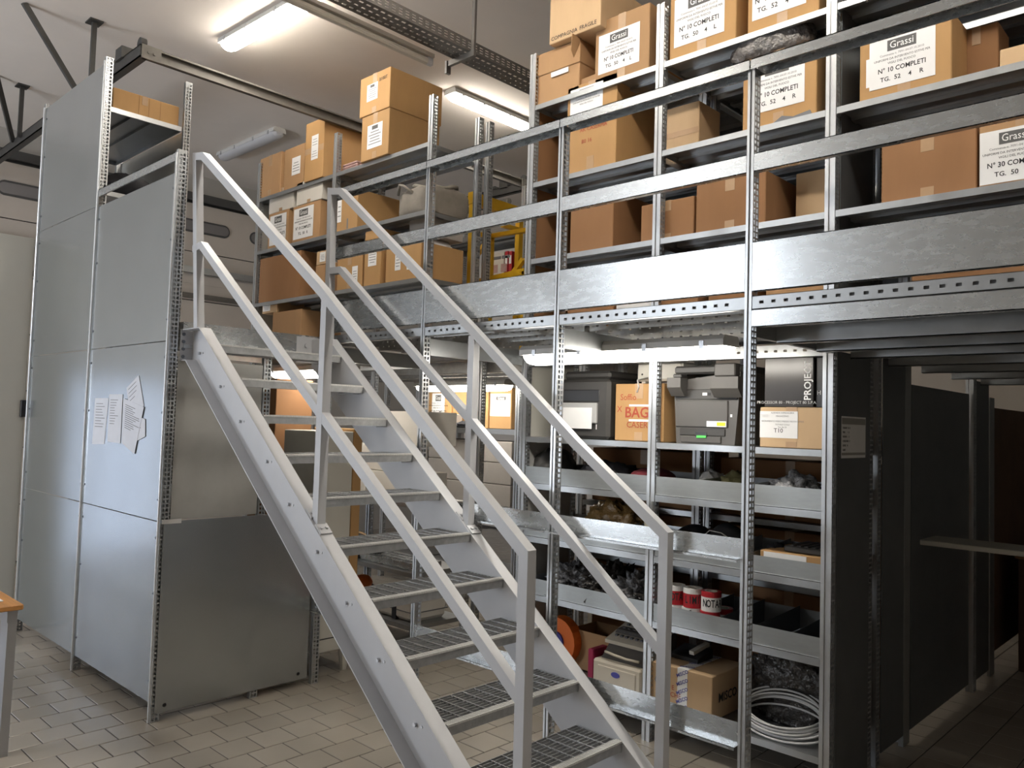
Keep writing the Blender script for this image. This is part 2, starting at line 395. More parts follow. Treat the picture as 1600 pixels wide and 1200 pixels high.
# sectional door tracks under the ceiling
TZ, TX, TY0, TY1 = 4.3, -1.34, 0.27, 4.38
trk = thing('door_track', (TX, TY0, TZ), 'dark steel U-shaped overhead door track hung from the ceiling above the tower', 'door track')
for y in (TY0, TY1):
    t = MB().box(X0 + .08, TX, y - .03, y - .022, TZ - .045, TZ + .045).box(X0 + .08, TX, y - .03, y + .03, TZ + .037, TZ + .045).box(X0 + .08, TX, y - .03, y + .03, TZ - .045, TZ - .037).build('side_track', 'track', trk)
    MB().box(TX - .42, TX - .30, y - .05, y + .045, TZ + .03, TZ + .12).build('spring_bracket', 'track', trk)
    MB().cyl((TX - .1, y, TZ + .09), (TX - .1, y + .04, TZ + .09), .045, 14).build('cable_pulley', 'track', trk)
    MB().box(TX - .62, TX - .5, y - .04, y + .04, TZ + .045, TZ + .075).build('stop_block', 'track', trk)
cb = MB().box(TX - .04, TX + .0, TY0, TY1, TZ + .032, TZ + .045).box(TX - .04, TX, TY0, TY1, TZ - .045, TZ - .032).box(TX - .04, TX - .03, TY0, TY1, TZ - .045, TZ + .045).build('cross_track', 'track_light', trk)
for y in (TY0, TY1 - .1): MB().box(TX - .005, TX + .006, y - .02, y + .12, TZ - .05, TZ + .05).cyl((TX + .006, y + .03, TZ), (TX + .012, y + .03, TZ), .012, 8).cyl((TX + .006, y + .07, TZ), (TX + .012, y + .07, TZ), .012, 8).build('end_plate', 'track_light', trk)
MB().cyl((X0 + .5, TY1 - .0, TZ - .12), (TX - .3, TY1 - .0, TZ - .12), .035, 10).build('torsion_tube', 'track_light', trk)
for u, v, du, dv in ((143, 33, 0, 0), (22, 131, 0, 0)):
    p = on('z', ZC - .004, u, v)
    MB().bar((p.x, TY0 - .05, ZC), (p.x, TY0 - .05, TZ), .035, .03, up=(1, 0, 0)).box(p.x - .06, p.x + .06, TY0 - .1, TY0, ZC - .012, ZC).build('hanger', 'track', trk)
for a, b in (((-2.35, -.25, ZC - .004), (-2.64, .235, TZ + .05)), ((-4.05, -.02, ZC - .004), (-4.42, .235, TZ + .02))):
    MB().bar(a, b, .04, .03, up=(1, 0, 0)).build('brace', 'track', trk)

# ------------------------------------------------------------------ luminaires
def luminaire(label, p0, p1, z, lit, body='lamp_body', w=0.15, hang=0.0):
    """linear fluorescent fixture between p0 and p1 (x, y); z is the height of its top"""
    p0, p1 = Vector((*p0, z)), Vector((*p1, z)); c = (p0 + p1) / 2; L = (p1 - p0).length; rz = math.atan2(p1.y - p0.y, p1.x - p0.x)
    t = thing('fluorescent_light', c, label, 'light', 'fluorescent strip lights', rz)
    hw = w / 2
    MB().prism([(-hw * .8, 0), (hw * .8, 0), (hw, -.02), (hw, -.05), (-hw, -.05), (-hw, -.02)], 'x', -L / 2, L / 2).build('housing', body, t, local=True)
    n = 16
    prof = [(hw * .96, -.05)] + [(hw * .96 * math.cos(a), -.05 - .055 * math.sin(a) ** .8) for a in [PI * i / n for i in range(1, n)]] + [(-hw * .96, -.05)]
    mb = MB()
    secs = [(-L / 2 + .002, .55), (-L / 2 + .03, .88), (-L / 2 + .07, 1), (L / 2 - .07, 1), (L / 2 - .03, .88), (L / 2 - .002, .55)]
    m = len(prof); vs = [(x, y * k, -.05 + (zz + .05) * k) for x, k in secs for y, zz in prof]
    fs = [(i * m + j, (i + 1) * m + j, (i + 1) * m + (j + 1) % m, i * m + (j + 1) % m) for i in range(len(secs) - 1) for j in range(m)] + [tuple(range(m)), tuple(range(len(vs) - 1, len(vs) - m - 1, -1))]
    mb.add(vs, fs).build('diffuser', ('lamp_ceiling' if z > 4 else 'lamp_on') if lit else 'lamp_off', t, local=True)
    for x in [L * (k / 4.0 - .5) for k in (.35, 1.35, 2.65, 3.65)]:
        MB().box(x - .012, x + .012, -hw - .004, -hw + .002, -.062, -.025).build('clip', 'bolt', t, local=True)
        MB().box(x - .012, x + .012, hw - .002, hw + .004, -.062, -.025).build('clip', 'bolt', t, local=True)
    if hang:
        for x in (-L * .3, L * .3): MB().cyl((x, 0, 0), (x, 0, hang), .005, 6).build('hanger', 'bolt', t, local=True)
    return t
a, b = on('z', ZC - .06, 353, 74), on('z', ZC - .06, 507, 0)
luminaire('lit white ceiling strip light at the top left above the stair landing', (a.x, a.y), (b.x, a.y + .05), ZC, True)
a, b = on('z', ZC - .06, 703, 148), on('z', ZC - .06, 830, 200)
luminaire('lit white ceiling strip light behind the central stacked boxes', (a.x, a.y), (a.x, b.y), ZC, True)
a = on('z', ZC - .06, 437, 208)
luminaire('unlit grey ceiling strip light near the sectional door', (a.x - 1.3, a.y), (a.x, a.y), ZC, False, 'lamp_body')
luminaire('lit white strip light hung under the walkway in front of the printers', (1.43, 1.42), (2.70, 1.42), 2.145, True)
a, b = on('y', 3.25, 655, 600), on('y', 3.25, 797, 600)
luminaire('lit white strip light low in the rear aisle beyond the stairs', (a.x, 3.25), (b.x, 3.25), 2.10, True)
luminaire('lit white strip light glimpsed under the landing beside the tower', (-1.12, 1.30), (-.12, 1.30), 2.10, True)
# unseen ceiling lamps added as overhead fill, placed to keep the aisle dark
for k, (x, y) in enumerate(((0.4, -2.7), (0.9, .5), (2.3, .5), (3.6, .5), (4.95, .75))):
    luminaire(('added fill strip light on the ceiling behind the photographer, outside the view', 'added fill strip light on the ceiling above the head of the stairs, outside the view', 'added fill strip light on the ceiling above the middle of the stairs, outside the view', 'added fill strip light on the ceiling above the foot of the stairs, outside the view', 'added fill strip light on the ceiling above the right end of the walkway, outside the view')[k], (x - .65, y), (x + .65, y), ZC, True)

# cable tray with an unlit tube under it
XT = 0.42
tray = thing('cable_tray', (XT, 0, 4.28), 'long dark perforated cable tray hanging below the ceiling', 'cable tray')
us = [-1.6]; y = -1.58
while y < 3.6: us += [y, y + .03]; y += .055
us.append(3.62)
vz = [4.27, 4.288, 4.294, 4.306, 4.312, 4.324, 4.33, 4.342, 4.35]
for x in (XT - .09, XT + .09):
    MB().grid_sheet(us, vz, lambda i, j: i % 2 == 1 and j in (1, 3, 5), lambda a, b, x=x: (x, a, b)).build('perforated_side', 'tray_steel', tray)
MB().grid_sheet(us, [XT - .09, XT - .06, XT - .045, XT - .008, XT + .008, XT + .045, XT + .06, XT + .09], lambda i, j: i % 2 == 1 and j in (1, 3, 5), lambda a, b: (b, a, 4.27)).build('perforated_bottom', 'tray_steel', tray)
for y in (.1, 1.75, 3.0):
    MB().bar((XT + .11, y, ZC), (XT + .11, y, 4.27), .03, .02).bar((XT + .13, y, 4.25), (XT - .16, y, 4.25), .025, .04).box(XT - .16, XT - .14, y - .02, y + .02, 4.18, 4.27).build('bracket', 'tray_steel', tray)
tb = thing('tube_light', (XT - .16, .7, 4.22), 'unlit beige tube light fixed along the side of the cable tray', 'light')
MB().box(XT - .175, XT - .12, -1.4, 1.6, 4.235, 4.262).build('batten', 'lamp_body_warm', tb)
MB().cyl((XT - .15, -1.35, 4.205), (XT - .15, 1.55, 4.205), .026, 12).build('tube', 'tube_off', tb)
MB().box(XT - .165, XT - .135, 1.55, 1.60, 4.185, 4.24).build('lamp_holder', 'lamp_off', tb)

# ------------------------------------------------------------------ slotted uprights
_UP = {}
def upright_mesh(h, w, d):
    key = (round(h, 3), w, d)
    if key in _UP: return _UP[key]
    mb = MB(); g = w * .14
    for a, b, y in ((-w / 2, -g, 0), (g, w / 2, 0), (-g, g, .007)): mb.add([(a, y, 0), (b, y, 0), (b, y, h), (a, y, h)], [(0, 1, 2, 3)])
    for x in (-g, g): mb.add([(x, 0, 0), (x, .007, 0), (x, .007, h), (x, 0, h)], [(0, 1, 2, 3)])
    mb.add([(-w / 2, d, 0), (w / 2, d, 0), (w / 2, d, h), (-w / 2, d, h)], [(3, 2, 1, 0)])
    zs = [0]; z = .008
    while z < h - .02: zs += [z, z + .0165]; z += .025
    zs.append(h)
    ys = [0, .29 * d - .007, .29 * d + .007, .71 * d - .007, .71 * d + .007, d]
    for x in (-w / 2, w / 2): mb.grid_sheet(ys, zs, lambda i, j: j % 2 == 1 and i in (1, 3), lambda a, b, x=x: (x, a, b))
    me = mb.mesh('upright'); me.materials.append(MATS['galv_post']); _UP[key] = me
    return me
def upright(parent, x, y, z0, z1, w=.03, d=.05, rot=None):
    return inst(upright_mesh(z1 - z0, w, d), 'upright', parent, (x, y, z0), rot)
_SH = {}
def shelf(parent, x0, x1, y0, y1, z, lip=.032, name='shelf', m='galv'):
    L, D = x1 - x0, y1 - y0; key = (round(L, 3), round(D, 3), lip, m)
    if key not in _SH:
        mb = MB().box(0, L, 0, D, -.003, 0).box(0, L, 0, .003, -lip, -.003).box(0, L, .003, .018, -lip, -lip + .002).box(0, L, D - .003, D, -lip, -.003)
        mb.box(0, .003, .003, D, -lip, -.003).box(L - .003, L, .003, D, -lip, -.003)
        for k in (.36, .64): mb.box(.01, L - .01, D * k - .03, D * k + .03, -.022, -.003)
        me = mb.mesh('shelf'); me.materials.append(MATS[m]); _SH[key] = me
    return inst(_SH[key], name, parent, (x0, y0, z))
def slotted_beam(parent, x0, x1, y, z0, z1, pitch=.05, name='slotted_beam', m='galv', depth=.04):
    """C beam whose web carries a row of oblong holes"""
    us = [x0]; x = x0 + .03; 
    while x < x1 - .04: us += [x, x + .018]; x += pitch
    us.append(x1); zm = (z0 + z1) / 2
    mb = MB().grid_sheet(us, [z0, zm - .006, zm + .006, z1], lambda i, j: i % 2 == 1 and j == 1, lambda a, b: (a, y, b))
    mb.box(x0, x1, y, y + depth, z1 - .002, z1).box(x0, x1, y, y + depth, z0, z0 + .002)
    return mb.build(name, m, parent)
YM, YS, YR = 0.994, 1.834, 2.36
DK = 2.235     # deck height

# ================================================================== MEZZANINE WALKWAY
mz = thing('mezzanine_walkway', (0, YM, 0), 'galvanised steel mezzanine walkway with plate guardrail and slotted uprights', 'mezzanine')
for i in range(5): upright(mz, i, YM, 0, 3.17)
for i in range(4):
    a, b = i + .0165, i + .9835
    MB().box(i + .003, i + .997, YM - .014, YM - .010, 3.160, 3.202).box(i + .003, i + .997, YM - .014, YM + .05, 3.198, 3.202).box(i + .003, i + .997, YM + .046, YM + .05, 3.150, 3.202).build('top_rail', 'galv_plate', mz)
    if i > 0: MB().box(a, b, YM, YM + .003, 2.744, 2.818).box(a, b, YM, YM + .03, 2.815, 2.818).box(a, b, YM, YM + .03, 2.744, 2.747).build('mid_rail', 'galv_plate', mz)
    else:
        for q0, q1 in ((a, a + .58), (a + .585, b)): MB().box(q0, q1, YM, YM + .003, 2.744, 2.818).box(q0, q1, YM, YM + .03, 2.815, 2.818).box(q0, q1, YM, YM + .03, 2.744, 2.747).build('mid_rail', 'galv_plate', mz)
    MB().box(a, b, YM, YM + .003, 2.262, 2.460).box(a, b, YM, YM + .02, 2.457, 2.460).box(a, b, YM, YM + .02, 2.262, 2.265).build('kick_plate', 'galv_plate', mz)
    slotted_beam(mz, a, b, YM + .003, 2.191, 2.243)
    # deck planks with flanges
    for k in range(4):
        y0, y1 = YM + .05 + k * .195, YM + .05 + k * .195 + .19
        pl = MB().box(a, b, y0, y1, DK - .003, DK).build('deck_plank', 'galv_warm', mz)
        for y in (y0, y1):
            us = [a]; x = a + .04
            while x < b - .05: us += [x, x + .016]; x += .06
            us.append(b)
            MB().grid_sheet(us, [DK - .05, DK - .03, DK - .02, DK - .003], lambda i, j: i % 2 == 1 and j == 1, lambda p, q, y=y: (p, y, q)).build('perforated_flange', 'galv_warm', pl)
for i in range(0, 5):
    MB().box(i - .012, i + .012, YM + .055, YS - .01, 2.085, 2.18).build('cross_beam', 'galv', mz)
MB().box(3.0165, 3.9835, YM, YM + .003, 2.120, 2.186).box(3.0165, 3.9835, YM, YM + .04, 2.12, 2.123).build('front_beam', 'galv_plate', mz)
for i, z0, z1 in ((1, 1.195, 1.285), (2, 1.195, 1.285), (2, .475, .575), (1, .475, .575), (0, .465, .545)):
    a, b = i + .0165, i + .9835
    if i == 0: b = .75
    MB().box(a, b, YM + .002, YM + .004, z0 + .012, z1).box(a, b, YM - .028, YM + .004, z0 + .010, z0 + .012).box(a, b, YM - .028, YM - .026, z0, z0 + .012).build('bracing_angle', 'galv_plate', mz)
# deck of the part to the right of the aisle and beams below it
for k in range(15):
    y0 = YM + .1 + k * .3
    if y0 > 5.5: break
    MB().box(3.014, 5.3, y0, y0 + .29, DK - .04, DK).build('deck_plank', 'galv', mz)
for k, y in enumerate((1.22, 1.62, 2.02, 2.55, 3.1, 3.7, 4.4)):
    MB().box(3.014, 5.3, y, y + .004, 2.075, 2.19).box(3.014, 5.3, y, y + .05, 2.075, 2.079).build('deck_beam', 'galv', mz)
slotted_beam(mz, 3.06, 3.98, 1.10, 2.155, 2.19, .06, m='galv')
# deck behind the left racks and its joists
for k in range(4): MB().box(-2.5, .98, 2.44 + k * .27, 2.44 + k * .27 + .26, DK - .03, DK).build('deck_plank', 'galv_warm', mz)
for y in (2.50, 2.85, 3.2): MB().box(-2.5, .98, y, y + .004, 2.10, 2.2).box(-2.5, .98, y, y + .04, 2.10, 2.104).build('deck_beam', 'galv_warm', mz)
# landing at the head of the stairs
ld = thing('stair_landing', (-.6, .5, 2.0), 'galvanised landing at the head of the grey stairs', 'landing')
MB().box(-.006, .002, .06, .96, 2.105, 2.235).build('edge_plate', 'galv_plate', ld)
MB().box(-.006, .012, .06, .96, 2.085, 2.105).build('edge_flange', 'galv', ld)
for k in range(5): MB().box(-1.22 + k * .243, -1.22 + k * .243 + .235, .06, 1.80, DK - .04, DK).build('deck_plank', 'galv_warm', ld)
for x in (-1.1, -.55): MB().box(x, x + .05, .06, 1.80, 2.11, 2.19).build('joist', 'galv_warm', ld)
MB().box(.003, .008, .79, .96, 2.06, 2.225).cyl((.008, .86, 2.17), (.016, .86, 2.17), .014, 10).cyl((.008, .86, 2.11), (.012, .86, 2.11), .012, 10).build('fixing_plate', 'stair_paint', ld)

# ================================================================== STAIRS
st = thing('steel_staircase', (1.5, .5, 0), 'light grey painted steel staircase with open grating treads and handrails', 'staircase')
YLs, YRs = 0.120, 0.90      # webs of the two stringers
RISE, GO = 0.189, 0.2405
SLOPE = -RISE / GO
def zline(x): return 1.900 + SLOPE * (x - .585)       # top edge of both stringers, just above the tread corners
def stringer(Yw, out, ztop, dz):
    """channel stringer: web in the plane y = Yw, flanges of 65 mm on the outer side (out = -1 or +1)"""
    xt = .585 + (ztop - 1.900) / SLOPE; zb = ztop - .18; xb = .585 + (zb + dz - 1.900) / SLOPE
    xe = .585 - (1.900 - .10) / SLOPE; xg = .585 - (1.900 - dz) / SLOPE
    poly = [(.012, ztop), (xt, ztop), (xe, .10), (xe, 0.0), (xg, 0.0), (xb, zb), (.012, zb)]
    Y_in = Yw; Y_out = Yw + out * .004
    s = MB().prism(poly, 'y', min(Y_in, Y_out), max(Y_in, Y_out)).build('stringer', 'stair_paint', st)
    n = Vector((-SLOPE, 1)).normalized() * .005; F0, F1 = sorted((Yw + out * .004, Yw + out * .069))
    MB().prism([(.012, ztop), (xt, ztop), (xe, .10), (xe - n.x, .10 - n.y), (xt - n.x, ztop - .005), (.012, ztop - .005)], 'y', F0, F1).build('top_flange', 'stair_paint', s)
    MB().prism([(.012, zb), (xb, zb), (xg, 0.0), (xg + n.x, n.y), (xb + n.x, zb + .005), (.012, zb + .005)], 'y', F0, F1).build('bottom_flange', 'stair_paint', s)
    return s
sL = stringer(YLs, -1, 2.19, .30)
sR = stringer(YRs, 1, 2.21, .31)
MB().box(.0, .006, .045, YLs + .0, 2.01, 2.19).build('end_plate', 'stair_paint', sL)
for z in (2.035, 2.078, 2.120, 2.163): MB().cyl((.006, .062, z), (.010, .062, z), .010, 10).build('bolt', 'screw', sL)
treads_mesh = None
YT0, YT1 = YLs + .003, YRs - .003
W_T = YT1 - YT0; G_T = .245
fm = MB().box(-G_T, -.0, 0, .004, -.035, 0).box(-G_T, 0, W_T - .004, W_T, -.045, 0).box(-.003, 0, 0, W_T, -.042, 0).box(-G_T, -G_T + .003, 0, W_T, -.035, 0)
fm.box(-G_T + .02, -.03, W_T - .05, W_T - .004, -.048, -.044).box(-G_T + .02, -.03, .004, .05, -.048, -.044)
fm = fm.mesh('tread'); fm.materials.append(MATS['grating'])
gm = MB()
x = -G_T + .018
while x < -.035: gm.box(x - .0012, x + .0012, .004, W_T - .004, -.028, -.002); x += .0235
y = .035
while y < W_T - .02: gm.box(-G_T + .003, -.028, y - .0022, y + .0022, -.010, -.0005); y += .0665
gm = gm.mesh('grating'); gm.materials.append(MATS['grating'])
nm = MB().box(-.030, .002, 0, W_T, -.003, .001).box(.0005, .003, 0, W_T, -.007, -.003)
for k in range(3): nm.box(-.027 + k * .009, -.023 + k * .009, 0, W_T, .001, .0028)
nm = nm.mesh('nosing'); nm.materials.append(MATS['nosing'])
bm_ = MB().cyl((0, .0, 0), (0, -.012, 0), .0085, 8).cyl((.035, .001, 0), (.035, -.003, 0), .006, 8); bm_ = bm_.mesh('bolt'); bm_.materials.append(MATS['bolt'])
for k in range(-1, 10):
    xf = .585 + GO * k; zt = 1.904 - RISE * k
    t = inst(fm, 'tread', st, (xf, YT0, zt))
    for me, nme in ((gm, 'grating'), (nm, 'nosing')):
        o = bpy.data.objects.new(nme, me); COL.objects.link(o); o.parent = t
        if nme == 'grating': stuff(o)
bolts = ((313, 552), (345, 604), (376, 658.5), (418, 721), (452, 788), (496, 862), (542, 942), (592, 1031), (650, 1132))
for u, v in bolts:
    p = on('y', YLs - .004, u, v); inst(bm_, 'bolt', sL, (p.x, YLs - .004, p.z))
def handrail(Y, pts_top, mid, posts, side):
    """pts: pixel polyline of the rail centre lines on the plane y = Y"""
    S = .043
    P = [on('y', Y, *q) for q in pts_top]
    rail = bpy.data.objects.new('handrail', None); COL.objects.link(rail); rail.parent = st; ORG[rail.name] = ORG[st.name]; rail.empty_display_size = .05
    def sweep(pts, name, S=S):
        """square tube mitred in the plane"""
        n = len(pts); vs = []
        for i, p in enumerate(pts):
            d0 = (pts[i] - pts[i - 1]).normalized() if i else (pts[1] - pts[0]).normalized()
            d1 = (pts[i + 1] - pts[i]).normalized() if i < n - 1 else d0
            n0 = Vector((-d0.z, 0, d0.x)); n1 = Vector((-d1.z, 0, d1.x)); m = (n0 + n1).normalized(); k = (S / 2) / max(.3, m.dot(n0))
            vs += [p + m * k + Vector((0, -S / 2, 0)), p + m * k + Vector((0, S / 2, 0)), p - m * k + Vector((0, S / 2, 0)), p - m * k + Vector((0, -S / 2, 0))]
        fs = [(4 * i + a, 4 * i + 4 + a, 4 * i + 4 + (a + 1) % 4, 4 * i + (a + 1) % 4) for i in range(n - 1) for a in range(4)] + [(0, 1, 2, 3), (4 * n - 1, 4 * n - 2, 4 * n - 3, 4 * n - 4)]
        return MB().add(vs, fs).build(name, 'stair_paint', rail)
    sweep(P, 'top_rail')
    sweep([on('y', Y, *q) for q in mid], 'mid_rail', S - .002)
    for (u0, v0), (u1, v1), foot in posts:
        a, b = on('y', Y, u0, v0), on('y', Y, u1, v1)
        x = (a.x + b.x) / 2
        if foot: b.z = zline(x) - .012
        MB().box(x - S / 2, x + S / 2, Y - S / 2 + .0005, Y + S / 2 - .0005, b.z, a.z).build('post', 'stair_paint', rail)
        if foot:
            dd = Vector((1, 0, -.77)).normalized()
            for sg in (-1, 1):
                c = Vector((x, Y, zline(x) + .005)) + dd * (sg * .05)
                MB().bar(c - dd * .03, c + dd * .03, .06, .008).cyl(c + Vector((0, -.014, 0)), c + Vector((.007, -.014, .010)), .008, 8).cyl(c + Vector((0, .014, 0)), c + Vector((.007, .014, .010)), .008, 8).build('foot_plate', 'stair_paint', rail)
    return rail
YHL, YHR = 0.086, 0.935
handrail(YHL, [(311, 512), (309, 246), (321, 245), (505, 455), (700, 708), (824, 864), (815, 1218)], [(306, 390), (318, 384), (510, 655), (660, 865), (815, 1090)], [((506, 470), (504, 826), True)], -1)
handrail(YHR, [(514, 540), (519, 300), (535, 300), (740, 516), (900, 692), (1041, 835), (1033, 1210)], [(518, 424), (534, 422), (733, 652), (900, 852), (1037, 1020)], [((740, 525), (733, 803), True)], 1)

# ================================================================== CLAD TOWER
T0, T1, T2, PY = -2.54, -1.25, -.012, .575
tw = thing('clad_shelving_tower', (T1, 0, 0), 'tall shelving tower clad in galvanised steel sheets left of the stairs', 'shelving tower')
for x, z in ((T0 + .015, 4.13), (T1, 4.13), (T2 - .003, 3.22)): upright(tw, x, -.018, 0, z, .03, .05)
for x, z in ((T0 + .015, 4.13), (T1, 4.14)): upright(tw, x, PY - .04, 0, z, .03, .05)
upright(tw, T2 - .003, PY, 0, 2.08, .03, .05)
upright(tw, T2 - .003, .60 + .05, 0, 1.98, .03, .05) if False else None
sg = MB().cyl((0, 0, 0), (0, -.004, 0), .0075, 8).mesh('screw'); sg.materials.append(MATS['screw'])
def panel(x0, x1, z0, z1):
    p = MB().bbox(x0, x1, -.013, -.009, z0, z1, .0015).build('sheet_panel', 'galv_sheet', tw)
    for x in (x0 + .018, x1 - .018):
        for z in (z0 + .12, z0 + (z1 - z0) * .6, z1 - .09): inst(sg, 'screw', p, (x, -.013, z))
for z0, z1 in ((.10, 1.098), (1.102, 2.118), (2.122, 3.098), (3.102, 4.09)): panel(T0 + .033, T1 - .017, z0, z1)
for z0, z1 in ((.10, 1.098), (1.102, 2.118), (2.122, 3.09)): panel(T1 + .017, T2 - .020, z0, z1)
for x, z in ((T0 + .008, 4.10), (T1, 4.10), (T2 - .004, 3.2)): MB().cyl((x, -.0185, .0), (x, -.0185, z), .0085, 10).build('edge_trim', 'galv_bright', tw)  # rounded post edges; the light they reflect is put into the brighter steel
# flank towards the stairs
MB().bbox(.004, .008, .002, .965, .045, 1.105, .0015).build('flank_panel', 'galv_sheet', tw)
for y, z in ((.055, .085), (.90, .085)): MB().cyl((.008, y, z), (.0095, y, z), .011, 8).build('screw', 'black_plastic', tw)
MB().bbox(-.008, -.004, .04, .57, 1.11, 2.02, .0015).build('flank_panel', 'sheet_grey', tw)
MB().box(.0085, .0095, -.01, .10, 1.09, 1.115).build('adhesive_tape', 'paper', tw)
MB().box(T1 + .02, T2 - .02, -.022, -.012, 3.155, 3.205).box(T1 + .02, T2 - .02, -.022, .04, 3.201, 3.205).build('guard_rail', 'galv_plate', tw)
MB().box(T0 + .03, T1 - .02, PY + .004, PY + .008, .1, 3.8).build('back_sheet', 'sheet_grey', tw)
for z in (3.80, 3.22, 2.6, 1.8, 1.0, .3): shelf(tw, T0 + .035, T1 - .018, .045, PY - .045, z)
MB().box(T1 - .012, T1 - .006, .035, PY - .045, 3.768, 3.802).build('shelf_edge', 'galv_bright', tw)
for z in (1.95, 1.2, .4): shelf(tw, T1 + .02, T2 - .03, .045, PY - .01, z)

# ================================================================== SHELVING RACKS
LV = (3.78, 3.27, 2.77)
# left rack behind the stairs: three lines of uprights
RXL = (-2.52, -1.24, 0.0)
ra = thing('shelving_rack', (-1.24, YS, 0), 'galvanised two-storey shelving rack behind the staircase, left of the gap', 'shelving rack')
for x in RXL:
    upright(ra, x, YS, 0, 4.13, .048, .05); upright(ra, x, YR - .05, 0, 4.10, .048, .05)
upright(ra, 0.0, 2.425, 0, 4.10, .048, .05)
for a, b in zip(RXL, RXL[1:]):
    for z in LV: shelf(ra, a + .026, b - .026, YS + .003, YR - .003, z)
    for z in (DK + .02, 1.10, .60, .22): shelf(ra, a + .026, b - .026, YS + .003, YR - .003, z)
    slotted_beam(ra, a + .026, b - .026, YS + .004, 2.09, 2.15)
MB().box(RXL[0] - .005, RXL[0] + .0, YS + .05, YR - .05, .1, 4.0).build('side_panel', 'sheet_grey', ra)
# central rack
rb = thing('shelving_rack', (2.5, YS, 0), 'galvanised two-storey shelving rack with printers below and labelled boxes above', 'shelving rack')
for x, z0 in ((1.02, 0), (2.0, 0), (2.98, 0), (4.0, DK)):
    upright(rb, x, YS, z0, 4.13, .05, .05); upright(rb, x, YR - .05, z0, 4.13, .05, .05)
XB = (1.02, 2.0, 2.98, 4.0)
for i in range(3):
    a, b = XB[i] + .027, XB[i + 1] - .027
    for z in LV: shelf(rb, a, b, YS + .003, YR - .003, z)
    shelf(rb, a, b, YS + .003, YR - .003, DK + .02)
    if i < 2:
        shelf(rb, a, b, YS + .003, YR - .003, 1.628)
        slotted_beam(rb, a, b, YS + .004, 2.075, 2.14)
        for k, (z, lp) in enumerate(((1.335, .107), (1.002, .088), (.648, .100))):
            s = shelf(rb, a, b, YS + .003, YR - .003, z)
            MB().box(0, b - a, .006, .008, .006, lp).box(0, b - a, .0, .008, .002, .006).build('tray_front', 'galv_tray', s, local=True)
            MB().box(0, b - a, .0, .006, .0, .007).build('bright_edge', 'galv_bright', s, local=True)
            MB().box(0, b - a, .50, .502, .0, .11).build('tray_back', 'galv', s, local=True)
            dv = {(0, 0): (.66,), (1, 0): (.30, .62), (0, 1): (.36, .66), (1, 1): (.42, .60), (0, 2): (.05,), (1, 2): (.24, .44, .66, .86)}[(i, k)]
            for q in dv:
                o = MB().prism([(.01, .002), (.498, .002), (.498, .125), (.01, lp)], 'x', q * .926 - .001, q * .926 + .001).build('divider', 'sheet_dark' if (k == 2 and i == 1) else 'galv', s, local=True)
        shelf(rb, a, b, YS + .003, YR - .003, .20)
MB().box(1.035, 1.041, YS + .052, YR - .052, 1.63, 2.20).build('side_panel', 'panel_white', rb)
MB().box(1.035, 1.041, YS + .052, YR - .052, .05, 1.59).build('side_panel', 'sheet_grey', rb)
MB().box(1.035, 1.041, YS + .052, YR - .052, 2.27, 4.05).build('side_panel', 'card_dark', rb)
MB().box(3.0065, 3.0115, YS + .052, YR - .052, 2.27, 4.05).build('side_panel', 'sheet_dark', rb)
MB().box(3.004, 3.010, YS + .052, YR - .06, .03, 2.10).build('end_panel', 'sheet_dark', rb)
# notice on the end panel
nt_ = MB().box(3.0104, 3.0112, 1.975, 2.215, 1.525, 1.865)
P0, P1 = on('x', 3.0112, 1315, 650), on('x', 3.0112, 1352, 715)
nt_ = MB().box(3.0105, 3.0115, P0.y, P1.y, P1.z, P0.z).build('notice_sheet', 'paper')
tag(nt_, 'printed notice sheet stuck on the dark end panel beside the aisle', 'notice')
w_, h_ = P1.y - P0.y, P0.z - P1.z
MB().box(3.0115, 3.0118, P0.y + .004, P1.y - .004, P0.z - h_ * .19, P0.z - h_ * .04).box(3.0115, 3.0118, P0.y + .004, P1.y - .004, P1.z + h_ * .07, P1.z + h_ * .13).build('printed_band', 'grey_print', nt_)
for k, t in enumerate(('COSA FARE   1  0  1  0', 'MODA            4    0', 'INTERVENTI    1    0', 'ATTREZZATURE  1  0', 'CINTURE     4 0', 'GUANTI')):
    text(t, h_ * .065, 'ink', nt_, (3.012, P0.y + .015, P0.z - h_ * (.28 + .105 * k)), (PI / 2, 0, PI / 2), align='LEFT', sx=.72)

# racks further back along the aisle
rc = thing('shelving_rack', (2.0, 2.42, 0), 'second shelving rack standing back to back behind the printer rack', 'shelving rack')
for x in (1.02, 2.0, 2.98):
    upright(rc, x, 2.43, 0, 3.0, .05, .05); upright(rc, x, 2.88, 0, 2.20, .05, .05)
for a, b in ((1.02, 2.0), (2.0, 2.98)):
    for z in (1.62, 1.2, .85, .5, .15): shelf(rc, a + .027, b - .027, 2.433, 2.92, z)
MB().box(3.004, 3.010, 2.49, 2.83, .06, 2.12).build('end_panel', 'sheet_dark', rc)
MB().box(2.985, 3.012, 2.83, 2.93, .0, 2.13).build('end_strip', 'galv', rc)
for x in (1.02, 2.0, 2.98, 4.0): upright(rc, x, 2.43, DK if x > 3.5 else 3.0, 4.1, .05, .05); upright(rc, x, 2.88, DK, 4.1, .05, .05)
for a, b in ((1.02, 2.0), (2.0, 2.98), (2.98, 4.0)):
    for z in (3.78, 3.27, 2.77): shelf(rc, a + .027, b - .027, 2.433, 2.92, z)
    MB().box(a + .03, b - .03, 2.925, 2.93, 2.27, 4.05).build('back_sheet', 'sheet_dark', rc)  # dark sheets added to darken the space behind the shelves
rd = thing('shelving_rack', (3.0, 3.6, 0), 'dark clad shelving rack beside the aisle on the far right', 'shelving rack')
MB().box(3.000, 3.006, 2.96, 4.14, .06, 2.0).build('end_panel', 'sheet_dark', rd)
upright(rd, 3.0, 4.18, 0, 2.14, .05, .07)
